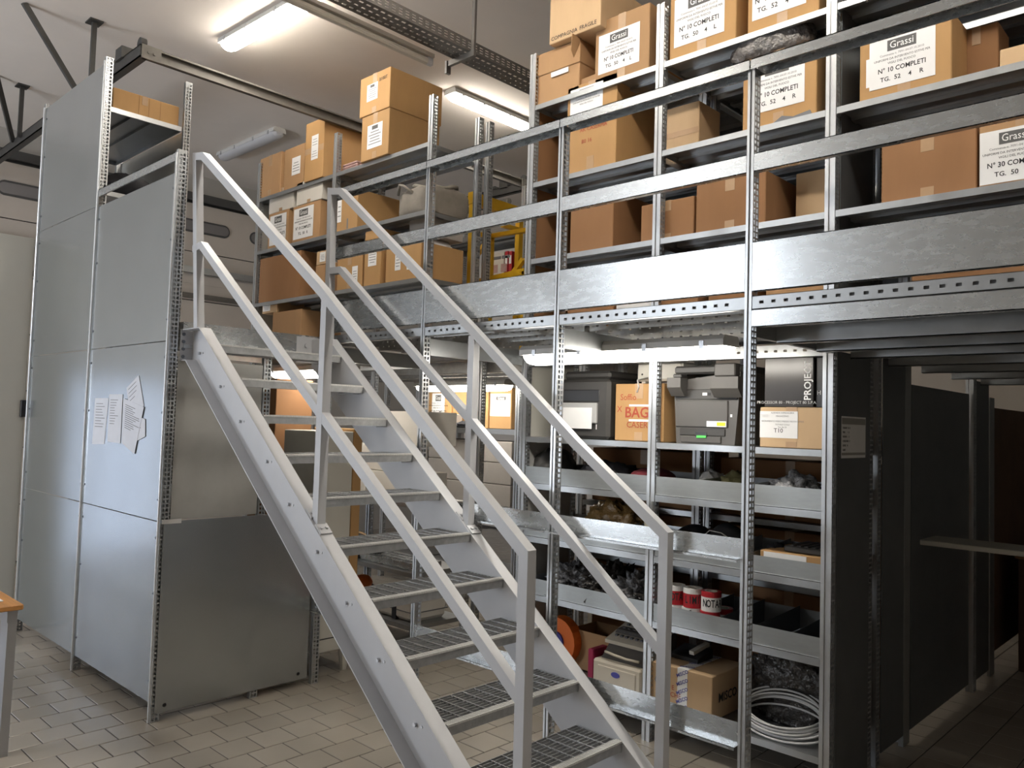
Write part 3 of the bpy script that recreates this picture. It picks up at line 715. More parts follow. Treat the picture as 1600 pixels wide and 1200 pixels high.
MB().box(3.000, 3.006, 4.26, 4.66, .05, 2.1).build('end_panel', 'sheet_dark', rd)
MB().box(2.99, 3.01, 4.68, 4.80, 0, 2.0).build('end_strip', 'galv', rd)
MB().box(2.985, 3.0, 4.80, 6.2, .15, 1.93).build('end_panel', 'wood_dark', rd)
MB().box(3.0, 5.6, 6.2, 6.24, 0, 2.2).build('aisle_dark_screen', 'sheet_dark', rd)  # dark screen added to hide the bright back wall and darken the aisle
tag(MB().bbox(3.0, 4.6, 3.12, 3.42, 1.075, 1.105, .004).build('work_shelf', 'white_laminate'), 'thin off-white shelf board crossing the dark aisle on the right', 'shelf')
o = thing('cardboard_box', (3.25, 5.3, 0), 'dark brown box standing at the far end of the right aisle', 'box')
MB().bbox(3.0 + .12, 3.7, 5.0, 5.6, 0, .82, .006).build('body', 'wood_dark', o); MB().bbox(3.10, 3.72, 4.98, 5.62, .82, .86, .006).build('lid', 'card_dark', o)

# rear rack across the gap
re_ = thing('shelving_rack', (-1.2, 3.5, 0), 'rear shelving rack seen through the gap between the boxes', 'shelving rack')
for x in (-2.6, -1.92, -.60, 0.6): upright(re_, x, 3.5, 0, 3.95, .05, .05); upright(re_, x, 3.95, 0, 3.95, .05, .05)
for a, b in ((-2.6, -1.92), (-1.92, -.60), (-.60, .6)):
    for z in (3.57, 3.13, 1.65, .92, .3): shelf(re_, a + .027, b - .027, 3.503, 3.99, z, .05)

# ================================================================== CARTONS
def carton(label, z, bl, br, vt, y=YS + .03, depth=.42, m='card', rz=0.0, tape='v', group=None, name='cardboard_box', h=None):
    """carton whose front lower corners lie at the pixels bl and br on the plane y; vt = pixel row of its front top left"""
    A, B = on('y', y, *bl), on('y', y, *br); T = on('y', y, bl[0], vt); w = B.x - A.x
    hh = h if h else max(.04, T.z - z)
    return carton_at(label, ((A.x + B.x) / 2, y, z), w, depth, hh, m, rz, tape, group, name)
def carton_at(label, p, w, depth, hh, m='card', rz=0.0, tape='v', group=None, name='cardboard_box'):
    t = thing(name, p, label, 'box', group, rz); t['_dim'] = (w, hh, depth); del t['_dim']
    DIM[t.name] = (w, hh, depth)
    MB().bbox(-w / 2, w / 2, 0, depth, 0.001, hh, .004).build('body', m, t, local=True)
    if tape == 'v':
        tw_ = min(.055, w * .2)
        MB().box(-tw_ / 2, tw_ / 2, -.0012, .0, hh * .74, hh).box(-tw_ / 2, tw_ / 2, -.001, depth, hh, hh + .0012).build('tape', 'tape', t, local=True)
        MB().box(-tw_ / 2, tw_ / 2, -.0012, .0, .004, hh * .16).build('tape', 'tape', t, local=True)
    elif tape == 'h':
        MB().box(-w / 2, w / 2, -.0012, 0, hh * .46, hh * .56).build('tape', 'tape', t, local=True)
    if tape in ('v', 'flap'):
        MB().box(-.0012, .0012, .0, depth, hh + .0002, hh + .0008).build('seam', 'ink_soft', t, local=True)
    return t
DIM = {}
def paper_label(t, cx, cz, w, h, m='paper', tilt=0.0, face='front', torn=False):
    W0, H0, D0 = DIM[t.name]
    mb = MB().box(-w / 2, w / 2, -.0007, 0, -h / 2, h / 2); o = mb.build('label', m, t, local=True)
    if face == 'front': o.location = (cx, -.0015, cz); o.rotation_euler = (0, tilt, 0)
    else: o.location = (W0 / 2 + .0015, cx, cz); o.rotation_euler = (0, 0, PI / 2)
    return o
def grassi(t, cx, cz, w, h, tg, full=True, tilt=0.0, n='10'):
    l = paper_label(t, cx, cz, w, h, tilt=tilt)
    MB().box(-w * .22, w * .22, -.0012, -.0007, h * .22, h * .44).build('logo', 'logo_grey', l, local=True)
    text('Grassi', h * .20, 'white_ink', l, (0, -.0016, h * .33), sx=min(1.0, w * .40 / (h * .20 * 2.75)))
    text('Commessa n. 7091-04.07.10.2010', h * .060, 'ink_soft', l, (0, -.0012, h * .15))
    text('UNIFORMI DA INTERVENTO ESTIVE PER', h * .062, 'ink', l, (0, -.0012, h * .06), sx=.95)
    text('VIGILI DEL FUOCO', h * .062, 'ink', l, (0, -.0012, -h * .025))
    if full:
        text('N\u00b0 %s COMPLETI' % n, h * .135, 'ink', l, (0, -.0012, -h * .16), bold=.015, sx=.9)
        text('TG.  ' + tg, h * .125, 'ink', l, (0, -.0012, -h * .34), bold=.012)
    return l
def small_label(t, cx, cz, w, h, rows=5, head=True, m='paper'):
    l = paper_label(t, cx, cz, w, h, m)
    if head: MB().box(-w * .2, w * .2, -.0012, -.0007, h * .28, h * .44).build('logo', 'logo_grey', l, local=True)
    for k in range(rows):
        ww = w * random.uniform(.25, .42); zz = h * (.18 - .62 * k / rows)
        MB().box(-ww, ww, -.0011, -.0007, zz - h * .018, zz + h * .018).build('printed_line', 'ink_soft', l, local=True)
    return l

Z3, Z2, Z1, Z0 = LV[0] + .001, LV[1] + .001, LV[2] + .001, DK + .021
# --- top shelf of the central rack
t = carton('brown open carton with a folded lid at the top left end of the central rack', Z3, (834, 158), (905, 132), 96, m='card', tape=None, depth=.36)
w, hh, dp = DIM[t.name]
MB().bbox(-w / 2 - .006, w / 2 + .006, -.008, dp, hh * .62, hh * 1.08, .004).build('lid', 'card', t, local=True)
MB().box(-w * .1, w * .28, -.0095, -.008, hh * .50, hh * .60).build('label', 'paper', t, local=True)
MB().prism([(-.0, hh * 1.08), (-.09, hh * 1.08), (-.10, hh * .75), (-.07, hh * .62)], 'x', w / 2 + .007, w / 2 + .011).build('lid_flap', 'card', t, local=True)
htA = Z3 + hh * 1.08
t = carton('closed carton with a white label reading 50 4 L left of the bright upright', Z3, (929, 127), (1014, 96), 38, m='card')
w, hh, dp = DIM[t.name]; grassi(t, -.02, hh * .47, w * .76, hh * .60, '50    4    L')
t = carton('large carton lying across the top of the open brown carton', htA + .003, (858, 70), (938, 40), -40, y=YS - .03, depth=.43, m='card_light', tape=None, h=.30)
w, hh, dp = DIM[t.name]; text('FRAGILE', .036, 'ink', t, (.11, -.002, .03)); text('COMPAGNIA', .036, 'ink', t, (-.08, -.002, .03))
t = carton('closed carton with a white label reading 50 4 L right of the bright upright', Z3, (1046, 90), (1150, 57), -14, m='card_orange')
w, hh, dp = DIM[t.name]; grassi(t, -.02, hh * .50, w * .76, hh * .66, '50    4    L')
t = carton('carton with a white label at the top edge above the black wrapped bundle', Z3, (1168, 50), (1280, 14), -62, m='card_orange')
w, hh, dp = DIM[t.name]; grassi(t, -.02, hh * .52, w * .76, hh * .70, '52    4    R')
# --- second shelf
t = carton('dented carton with a label and red handwriting behind the top rail', Z2, (884, 262), (962, 240), 140, m='card_orange', depth=.43, tape='v')
w, hh, dp = DIM[t.name]; grassi(t, -.04, hh * .78, w * .66, hh * .36, '', full=False)
text('AK CASERMA', .035, 'ink_red', t, (.02, -.002, hh * .47)); text('B0 16', .035, 'ink_red', t, (-.03, -.002, hh * .34))
MB().prism([(-w / 2, hh), (w / 2, hh), (w / 2 - .05, hh + .05), (-w / 2 + .03, hh + .04)], 'y', .02, .03).build('open_flap', 'card', t, local=True)
A = on('y', 2.06, 1042, 226); B = on('y', 2.06, 1095, 210)
t = carton('plain tan carton set back on the second shelf beside the rear upright', Z2, (1040, 226), (1092, 212), 172, y=2.08, depth=.24, m='card_light', tape='h')
t = carton('carton with a white label reading 52 4 R and crumpled lower edge', Z2, (1160, 198), (1276, 166), 96, m='card_orange')
w, hh, dp = DIM[t.name]; grassi(t, -.01, hh * .54, w * .74, hh * .66, '52    4    R'); zH = Z2 + hh
MB().prism([(-w * .1, .0), (w * .45, .0), (w * .42, .03), (w * .2, .018), (w * .05, .035)], 'y', -.003, -.0005).build('torn_edge', 'ink_soft', t, local=True)
p = on('y', YS + .12, 1208, 88)
o = blob('wrapped_bundle', (p.x, YS + .14, zH + .004), (.43, .24, .17), 'poly_wrap', seed=3, amp=.16, freq=2.2, sub=4, power=2.6)
tag(o, 'black bundle wrapped in clear plastic lying on a carton behind the top rail', 'bundle')
t = carton('open topped carton with a white label reading 52 4 R at the upper right', Z2, (1343, 146), (1487, 108), 58, m='card_orange', depth=.44)
w, hh, dp = DIM[t.name]; grassi(t, -.01, hh * .50, w * .72, hh * .72, '52    4    R')
MB().box(-w * .5 + .03, -w * .5 + .06, -.001, 0, hh * .20, hh * .62).build('label', 'paper', t, local=True)
for k in range(3): MB().box(-w / 2 + .01 * k, w / 2 - .01 * k, .02 + k * .03, .024 + k * .03, hh, hh + .03 + .02 * k).build('open_flap', 'card_light', t, local=True)
t = carton('low pale carton at the right edge of the second shelf', Z2, (1562, 94), (1660, 68), 78, y=1.95, depth=.3, m='card_light', tape='v')
t = carton('dark carton set back between the open carton and the right edge', Z2, (1492, 108), (1560, 92), 52, y=2.10, depth=.2, m='card_dark', tape='v')
# --- third shelf
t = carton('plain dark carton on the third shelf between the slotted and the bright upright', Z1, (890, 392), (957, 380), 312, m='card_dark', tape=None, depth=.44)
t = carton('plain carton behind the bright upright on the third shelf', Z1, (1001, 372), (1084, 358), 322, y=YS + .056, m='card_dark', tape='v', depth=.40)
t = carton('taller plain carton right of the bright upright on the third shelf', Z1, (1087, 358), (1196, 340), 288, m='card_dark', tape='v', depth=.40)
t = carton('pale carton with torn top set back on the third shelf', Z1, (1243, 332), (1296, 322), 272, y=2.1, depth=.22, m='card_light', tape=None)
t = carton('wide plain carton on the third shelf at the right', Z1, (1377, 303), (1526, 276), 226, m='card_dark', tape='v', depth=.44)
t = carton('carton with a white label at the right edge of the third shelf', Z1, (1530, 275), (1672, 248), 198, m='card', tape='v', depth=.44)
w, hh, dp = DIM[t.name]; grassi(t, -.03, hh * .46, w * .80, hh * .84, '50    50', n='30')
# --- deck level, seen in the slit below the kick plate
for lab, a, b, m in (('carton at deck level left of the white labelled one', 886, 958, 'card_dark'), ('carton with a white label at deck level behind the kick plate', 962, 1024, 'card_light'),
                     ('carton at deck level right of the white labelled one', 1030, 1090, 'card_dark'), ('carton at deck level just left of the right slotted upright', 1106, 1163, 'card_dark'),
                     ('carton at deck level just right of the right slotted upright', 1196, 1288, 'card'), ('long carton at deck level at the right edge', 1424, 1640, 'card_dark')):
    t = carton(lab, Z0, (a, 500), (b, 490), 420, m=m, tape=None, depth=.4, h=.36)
    w, hh, dp = DIM[t.name]
    if 'white label at' in lab:
        l = paper_label(t, .0, .12, w * .96, .2); text('CASERME INTERVENTO ESTIVE', .022, 'ink_soft', l, (0, -.0012, -.05))
    if 'long' in lab: text('S1', .06, 'ink', t, (.05, -.002, .06))
# --- left rack, top shelf
yl = YS + .02
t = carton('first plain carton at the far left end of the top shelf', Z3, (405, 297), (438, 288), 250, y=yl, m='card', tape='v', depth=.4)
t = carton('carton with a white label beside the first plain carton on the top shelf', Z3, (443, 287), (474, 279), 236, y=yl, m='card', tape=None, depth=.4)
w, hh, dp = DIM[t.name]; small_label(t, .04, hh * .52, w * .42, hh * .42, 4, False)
t = carton('tall carton with two small labels left of the thin upright', Z3, (475, 279), (504, 271), 196, y=yl - .03, m='card_orange', tape='h', depth=.42)
w, hh, dp = DIM[t.name]; small_label(t, .01, hh * .64, w * .36, hh * .22, 3, False); small_label(t, .01, hh * .44, w * .36, hh * .2, 3, False)
t = carton('lower carton of the two stacked at the right end of the top shelf', Z3, (563, 262), (606, 247), 186, y=yl - .04, m='card_orange', depth=.52, tape='v')
w, hh, dp = DIM[t.name]; small_label(t, -.0, hh * .5, w * .54, hh * .52, 5); hL = Z3 + hh
t = carton('upper carton of the two stacked at the right end of the top shelf', hL + .002, (561, 193), (608, 175), 126, y=yl - .045, m='card_orange', depth=.54, tape='v')
w, hh, dp = DIM[t.name]; small_label(t, -.03, hh * .55, w * .36, hh * .42, 5); text('B100T', .04, 'ink', t, (.11, -.002, hh * .78))
a, b = on('y', yl + .05, 532, 262), on('y', yl + .05, 560, 254)
t = thing('folded_sheets', ((a.x + b.x) / 2, yl + .05, Z3), 'small pile of pinkish folded sheets beside the stacked cartons', 'sheets')
for k in range(4): MB().bbox(-.13 + .01 * k, .12 - .005 * k, 0, .28, .012 + k * .022 - .011, .012 + k * .022 + .009, .006).build('sheet', 'paper_pink', t, local=True)
# --- left rack, second shelf
t = carton('labelled carton at the far left of the second shelf', Z2, (418, 385), (449, 376), 336, y=yl, m='card', tape=None, depth=.4)
w, hh, dp = DIM[t.name]; grassi(t, .0, hh * .5, w * .82, hh * .84, '50   R'); h1 = Z2 + hh
t = carton('labelled carton with handwriting beside the far left labelled carton', Z2, (456, 375), (499, 362), 325, y=yl, m='card', tape=None, depth=.42)
w, hh, dp = DIM[t.name]; grassi(t, -.04, hh * .5, w * .72, hh * .84, '50   R'); h2 = Z2 + hh
t = carton('white taped carton on the far left labelled carton', h1 + .002, (420, 330), (458, 320), 304, y=yl + .01, m='card_white', tape='v', depth=.36, h=.22)
t = carton('dented white taped carton on the handwritten labelled carton', h2 + .002, (463, 316), (503, 304), 290, y=yl, m='card_white', tape='v', depth=.36, h=.21)
t = carton('long carton with a label at its left edge on the second shelf', Z2, (526, 355), (558, 346), 305, y=yl, m='card_orange', tape=None, depth=.43)
w, hh, dp = DIM[t.name]; small_label(t, -w * .38, hh * .55, w * .2, hh * .6, 3, False); MB().box(w * .0, w * .06, -.0012, 0, .01, hh * .3).build('stain', 'ink_soft', t, local=True)
# canvas sack at the end of the second shelf
p = on('y', yl + .2, 690, 330)
sk = thing('canvas_sack', (-.22, YS + .25, Z2), 'slumped grey canvas sack with open top at the end of the second shelf', 'sack')
b_ = blob('body', (-.22, YS + .25, Z2), (.40, .46, .23), 'canvas', sk, seed=5, amp=.07, freq=1.8, sub=4, power=4.5)
MB().tube([(.06 + .17 * math.cos(t) - .05, .0 + .16 * math.sin(t), .225 + .03 * math.sin(2 * t)) for t in [2 * PI * i / 20 for i in range(20)]], .018, 6, True).build('rim', 'canvas', sk, local=True)
MB().tube([(.02, -.23, .16), (-.06, -.26, .22), (-.12, -.25, .24), (-.16, -.23, .17)], .012, 6).build('strap', 'canvas', sk, local=True)
# --- left rack, third shelf
t = carton('big plain brown carton at the far left of the third shelf', Z1, (404, 465), (468, 452), 406, y=yl, m='card_dark', tape=None, depth=.42)
t = carton('low carton beside the big plain brown one on the third shelf', Z1, (492, 452), (522, 446), 416, y=yl, m='card', tape=None, depth=.40); hq = DIM[t.name][1]
t = carton('small carton with a white label on top of the low one', Z1 + hq + .002, (494, 416), (516, 411), 394, y=yl, m='card_light', tape=None, depth=.3)
w, hh, dp = DIM[t.name]; small_label(t, -.01, hh * .55, w * .4, hh * .7, 4, False)
t = carton('taped carton with a white label right of the stair handrail corner', Z1, (526, 447), (565, 438), 405, y=yl, m='card_orange', tape='v', depth=.4)
w, hh, dp = DIM[t.name]; small_label(t, .08, hh * .42, w * .22, hh * .5, 4, False)
t = carton('tall narrow carton with a white label behind the mid rail', Z1, (568, 438), (594, 432), 363, y=yl, m='card_orange', tape=None, depth=.4)
w, hh, dp = DIM[t.name]; small_label(t, .0, hh * .50, w * .5, hh * .30, 4, False)
t = carton('wide carton with labels and papers on top at the end of the third shelf', Z1, (602, 432), (657, 420), 388, y=yl, m='card_orange', tape=None, depth=.43)
w, hh, dp = DIM[t.name]; small_label(t, -.06, hh * .58, w * .16, hh * .55, 4, False); small_label(t, .07, hh * .45, w * .09, hh * .35, 2, False)
pp = thing('paper_bundle', (ORG[t.name].x, yl + .05, Z1 + hh), 'bundle of white papers on the wide carton behind the mid rail', 'papers')
for k in range(3): MB().bbox(-.2, .17 - .02 * k, 0, .3, .003 + k * .02, .02 + k * .02, .004).build('sheet_stack', 'paper', pp, local=True)
gb = carton_at('grey carton standing on the papers at the end of the third shelf', (ORG[t.name].x + .06, yl + .12, Z1 + hh + .063), .30, .30, .16, 'card_grey', tape=None)
# --- left rack, deck level
t = carton('carton at deck level behind the top of the stairs', Z0, (425, 523), (470, 514), 489, y=yl, m='card', tape=None, depth=.42); hq = DIM[t.name][1]
t = carton('small carton with a white label on the deck level carton', Z0 + hq + .002, (409, 497), (432, 493), 474, y=yl, m='card_light', tape=None, depth=.36)
w, hh, dp = DIM[t.name]; small_label(t, -.05, hh * .55, w * .5, hh * .7, 4, False)

# --- carton on top of the tower, its long side towards the stairs
t = thing('cardboard_box', (T1 - .03, .28, 3.802), 'long flat carton on the top shelf of the clad tower', 'box')
MB().bbox(-.36, 0, -.225, .235, 0, .15, .004).build('body', 'card_orange', t, local=True)
MB().box(.0, .0012, -.03, .01, .085, .15).build('tape', 'tape', t, local=True)
for y in (-.05, .02, .10): MB().box(.0, .0008, y - .001, y + .001, .004, .146).build('crease', 'card_dark', t, local=True)
o = blob('black_bag', (-1.6, .28, 3.222), (.5, .4, .22), 'cloth_black', seed=9, amp=.2); tag(o, 'black bag on the shelf inside the top of the clad tower', 'bag')

# ================================================================== REAR RACK CONTENTS
t = carton('orange carton with a white label under the rear strip light, left of the upright', 1.652, (668, 668), (704, 668), 612, y=3.53, m='card_orange', tape=None, depth=.4)
w, hh, dp = DIM[t.name]; grassi(t, -.02, hh * .55, w * .55, hh * .8, '50   R')
t = carton('plain orange carton under the rear strip light', 1.652, (706, 668), (762, 668), 606, y=3.55, m='card_orange', tape=None, depth=.4)
t = carton('orange carton with a large white label at the right of the rear shelf', 1.652, (764, 668), (798, 668), 606, y=3.53, m='card_orange', tape=None, depth=.4)
w, hh, dp = DIM[t.name]; l = paper_label(t, 0, hh * .58, w * .92, hh * .55); MB().box(-w * .2, w * .26, -.0012, -.0007, hh * .12, hh * .2).build('logo', 'logo_grey', l, local=True); text('Grassi', hh * .09, 'white_ink', l, (.03 * w, -.0016, hh * .16))
t = carton_at('low grey carton in front on the rear shelf', (on('y', 3.5, 705, 668).x, 3.42, 1.652), .30, .09, .13, 'card_grey', tape=None)
p = on('y', 3.5, 708, 668)
o = blob('cable_bundle', (p.x + .25, 3.44, 1.652), (.26, .1, .06), 'cloth_black', seed=4, amp=.4, freq=4); tag(o, 'tangle of black cables on the rear shelf edge', 'cables')
for r in range(3):
    for c in range(2):
        u0, u1 = (668, 735) if c == 0 else (737, 799)
        if r == 0: names = ('bottom', 'middle', 'top')
        a, b = on('y', 3.52, u0, 740), on('y', 3.52, u1, 740)
        carton_at('pale grey carton of the rear stack, %s row, %s column' % (('bottom', 'middle', 'top')[r], ('left', 'right')[c]), ((a.x + b.x) / 2, 3.52, .922 + r * .205), (b.x - a.x) - .01, .36, .20, 'card_grey', tape=None, group='grey cartons stacked on the rear rack')
# upper part seen through the gap
for k, (lab, u0, u1, vt, m) in enumerate((('white magazine box on the upper rear shelf', 766, 787, 397, 'card_white'), ('red binder next to the white magazine box', 788, 793, 393, 'binder_red'), ('red binder next to the small brown carton', 794, 799, 393, 'binder_red'),
                             ('pale narrow file box at the left of the upper rear shelf', 752, 763, 398, 'card_light'), ('small brown carton at the right of the upper rear shelf', 803, 816, 391, 'card'))):
    a, b = on('y', 3.52, u0, 425), on('y', 3.52, u1, 425); zt = on('y', 3.52, u0, vt).z
    t = thing('binder' if 'binder' in lab else 'cardboard_box', ((a.x + b.x) / 2, 3.52, 3.131), lab, 'binder' if 'binder' in lab else 'box')
    MB().bbox(-(b.x - a.x) / 2, (b.x - a.x) / 2, 0, .3, 0, zt - 3.131, .003).build('body', m, t, local=True)
    if 'magazine' in lab: MB().box(-.07, .01, -.001, 0, .03, .11).build('printed_patch', 'paper_pink', t, local=True); MB().box(-.06, .05, -.001, 0, .16, .19).build('printed_line', 'ink_soft', t, local=True)
    if 'binder' in lab: MB().box(-.015, .015, -.001, 0, .10, .18).build('spine_label', 'paper', t, local=True)
# yellow steel frame in the gap
yf = thing('yellow_frame', (-.35, 2.8, DK), 'yellow painted steel frame stored upright behind the canvas sack', 'frame')
XQ = -.40
def yb(p, q, w=.05, h=.05): MB().bar(p, q, w, h).build('bar', 'yellow_paint', yf)
P = lambda u, v, x=XQ: on('x', x, u, v)
a, b = P(735, 309), P(812, 334); yb(a, b, .06, .10)
a, b, c = P(738, 365), P(768, 369), P(790, 352)
q = on('y', b.y, 826, 359); yb(a, b, .04, .035); yb(b, q, .04, .035)
e = P(785, 352); f = P(820, 362); yb(e, f, .04, .035)
yb(b, P(744, 400), .04, .035)
g0_ = P(742, 443); g1_ = on('y', g0_.y, 822, 424); yb(g0_, g1_, .05, .05)
yb(on('y', g0_.y, 800, 430), on('y', g0_.y, 818, 405), .04, .035)
for (u, v) in ((742, 443), ): yb(Vector((g0_.x, g0_.y, g0_.z)), Vector((g0_.x, g0_.y, DK + .001)), .05, .05)
yb(g1_, Vector((g1_.x, g1_.y, DK + .001)), .05, .05)
yb(Vector((b.x, b.y, b.z)), Vector((b.x, b.y, DK + .001)), .04, .035); yb(Vector((a.x, a.y, P(735, 309).z)), Vector((a.x, a.y, DK + .001)), .05, .05)
yb(P(812, 334), Vector((P(812, 334).x, P(812, 334).y, DK + .001)), .05, .05)

# ================================================================== LOWER LEVEL BEHIND THE STAIRS
cbn = thing('white_cabinet', (-.35, 1.15, 0), 'white cabinet with a wooden side and tapered leg stored behind the stairs', 'cabinet')
MB().bbox(-.55, -.06, 1.06, 1.30, .16, 1.62, .004).build('body', 'white_laminate', cbn)
MB().box(-.062, -.057, 1.06, 1.30, .245, .252).build('door_gap', 'door_dark', cbn)
MB().bbox(-.55, -.052, 1.30, 1.37, .16, 1.64, .004).build('wooden_side', 'card_orange', cbn)
for x, y in ((-.12, 1.33), (-.5, 1.33), (-.12, 1.09), (-.5, 1.09)): MB().cyl((x, y, .16), (x, y, 0), .045, 8, .022).build('leg', 'white_laminate', cbn)
tb_ = carton_at('tall brown carton standing under the landing behind the tower', (-.58, 1.04, 0), .34, .3, 1.98, 'card_dark', tape=None)
tb_.location.x = -.82
for k, (x, y, z, w, d, h, lab) in enumerate(((-.92, YS + .04, 1.102, .46, .38, .21, 'lower white carton left on the rack behind the upper treads'), (-.40, YS + .04, 1.102, .50, .38, .21, 'lower white carton right on the rack behind the upper treads'),
                                    (-.70, YS + .04, 1.314, .62, .38, .20, 'middle wide white carton on the rack behind the upper treads'), (-.28, YS + .05, 1.516, .46, .36, .26, 'upper white carton on the rack behind the upper treads'))):
    carton_at(lab, (x, y, z), w, d, h, 'card_white', tape=None, group='white cartons behind the stairs')
bg = thing('work_bag', (-.80, YS + .16, .602), 'black and yellow work bag on the rack behind the stairs', 'bag')
blob('body', (-.80, YS + .16, .602), (.34, .24, .15), 'cloth_black', bg, seed=12, amp=.2); 
MB().prism([(-.12, .03), (.06, .06), (.05, .09), (-.10, .07)], 'y', -.135, -.118).build('yellow_flash', 'hivis', bg, local=True)
MB().tube([(-.1, -.05, .11), (-.04, -.06, .2), (.05, -.06, .19), (.1, -.05, .1)], .01, 6).build('handle', 'card_light', bg, local=True)
sh = thing('steel_profiles', (-.6, YS + .2, .602), 'stack of long silver steel profiles lying on the rack behind the stairs', 'profiles')
for k in range(4): MB().box(-.15 + .02 * k, .52, -.14 + .07 * k, -.085 + .07 * k, .002, .05).build('profile', 'galv_plate', sh, local=True)
hm = thing('helmet_set', (-.95, YS + .2, .222), 'orange and black safety gear on the lowest rack shelf behind the stairs', 'gear')
blob('black_part', (-.95, YS + .2, .222), (.34, .26, .16), 'cloth_black', hm, seed=2, amp=.2); blob('orange_part', (-.86, YS + .18, .36), (.16, .14, .09), 'orange_plastic', hm, seed=3, amp=.1)
cs = thing('strapped_case', (-.30, YS + .06, .222), 'off-white case closed with a black strap on the lowest rack shelf', 'case')
MB().bbox(-.22, .22, 0, .34, 0, .17, .03).build('body', 'card_white', cs, local=True); MB().box(-.02, .03, -.004, .345, .0, .174).build('strap', 'black_plastic', cs, local=True); MB().box(-.225, .225, -.002, .342, .07, .076).build('lid_gap', 'ink_soft', cs, local=True)
cr = thing('wooden_crate', (.45, 2.62, 0), 'small pale wooden crate on the floor in the gap behind the stairs', 'crate')
for k in range(4): MB().bbox(-.2, .2, 0, .02, .02 + k * .09, .10 + k * .09, .003).build('board', 'wood_light', cr, local=True); MB().bbox(.18, .2, .02, .34, .02 + k * .09, .10 + k * .09, .003).build('board', 'wood_light', cr, local=True)
for x in (-.18, .18): MB().box(x - .02, x + .02, .0, .34, 0, .02).build('foot', 'wood_light', cr, local=True)
MB().box(-.18, .18, .02, .34, .02, .04).build('base_board', 'wood_light', cr, local=True)
ft = thing('white_table', (.75, 3.0, 0), 'white table standing in the gap beyond the stairs', 'table')
MB().bbox(-.28, .24, -.25, .3, .80, .83, .004).build('top', 'white_laminate', ft, local=True)
for x in (-.25, .21):
    for y in (-.22, .27): MB().box(x - .02, x + .02, y - .02, y + .02, 0, .80).build('leg', 'white_laminate', ft, local=True)

# ================================================================== PRINTERS AND BOXES BELOW
ZP = 1.629
# dark printer on the left
a, b = on('y', YS + .05, 868, 690), on('y', YS + .05, 950, 690)
pr = thing('laser_printer', ((a.x + b.x) / 2, YS + .05, ZP), 'charcoal laser printer with a white sheet on its front, left of the written carton', 'printer')
w = b.x - a.x; ht = on('y', YS + .05, 920, 592).z - ZP
MB().bbox(-w / 2, w / 2, 0, .42, 0, ht, .02).build('body', 'printer_grey', pr, local=True)
MB().bbox(-w / 2 + .02, w / 2 - .07, -.004, .02, ht * .62, ht * .82, .004).build('output_slot', 'printer_black', pr, local=True)
MB().bbox(-w / 2 + .02, w / 2 - .08, -.018, .01, ht * .26, ht * .60, .006).build('front_tray', 'printer_light', pr, local=True)
MB().box(-w / 2 + .07, w / 2 - .11, -.020, -.0185, ht * .17, ht * .52).build('paper_sheet', 'paper', pr, local=True)
MB().bbox(-w / 2 + .03, w / 2 - .02, .03, .4, ht, ht + .05, .015).build('top_cover', 'printer_grey', pr, local=True)
MB().box(w / 2 - .09, w / 2 - .086, -.003, 0, .06, .09).build('status_light', 'white_ink', pr, local=True)
# carton with handwriting
t = carton('tall orange carton with red handwriting between the two printers', ZP, (960, 690), (1036, 690), 600, y=YS + .06, m='card_orange', depth=.34, tape='v')
w, hh, dp = DIM[t.name]
for z in (.62, .36): MB().box(-w * .20, w * .42, -.0016, -.0004, hh * (z - .018), hh * (z + .018)).build('label_strip', 'paper', t, local=True)
text('Soffio', .05, 'ink_red', t, (-w * .22, -.002, hh * .76)); text('BAGS', .085, 'ink_red', t, (w * .02, -.002, hh * .49), bold=.015); text('CASERMA', .05, 'ink_red', t, (w * .08, -.002, hh * .28)); text('X', .05, 'ink_red', t, (-w * .40, -.002, hh * .55))
zc = ZP + hh
sp = thing('white_device', (ORG[t.name].x + .05, YS + .16, zc), 'white plastic device with a cable on the handwritten carton', 'device')
MB().bbox(-.14, .17, 0, .16, .02, .13, .012).build('body', 'white_laminate', sp, local=True); MB().bbox(-.12, -.09, .02, .1, 0, .03, .004).build('foot', 'white_laminate', sp, local=True); MB().bbox(.1, .13, .02, .1, 0, .03, .004).build('foot', 'white_laminate', sp, local=True)
MB().tube([(-.06, .0, .04), (-.07, -.09, .02), (-.05, -.105, -.02), (-.06, -.108, -.05)], .005, 6).build('cable', 'cable_white', sp, local=True)
for x, z in ((-.1, .06), (.14, .06)): MB().cyl((x, 0, z), (x, -.002, z), .006, 8).build('screw', 'ink', sp, local=True)
# multifunction printer seen from behind
yp = YS + .06
a, b = on('y', yp, 1053, 692), on('y', yp, 1152, 692); w = b.x - a.x
mp = thing('multifunction_printer', ((a.x + b.x) / 2, yp, ZP), 'dark grey multifunction printer turned with its back to the walkway', 'printer')
ht = on('y', yp, 1060, 585).z - ZP
MB().prism([(-w * .46, 0), (w * .46, 0), (w * .54, ht * .95), (w * .54, ht * 1.02), (-w * .52, ht * .9)], 'y', 0, .40).build('body', 'printer_mid', mp, local=True)
MB().bbox(-w * .47, w * .36, -.008, .01, ht * .24, ht * .62, .004).build('rear_door', 'printer_mid', mp, local=True)
MB().bbox(-w * .49, w * .50, -.004, .01, ht * .63, ht * .78, .004).build('rear_panel', 'printer_grey', mp, local=True)
for x0, x1, z0, z1 in ((-.51, -.29, .68, .94), (.18, .60, .66, .94)):
    q = MB().prism([(-.075, ht * (z0 + .12)), (-.075, ht * z1), (0, ht * z1), (0, ht * z0), (-.03, ht * z0)], 'x', w * x0, w * x1).build('paper_guide', 'printer_mid', mp, local=True)
MB().bbox(w * .20, w * .52, -.05, .02, ht * .95, ht * 1.13, .006).build('hinge_cover', 'printer_mid', mp, local=True)
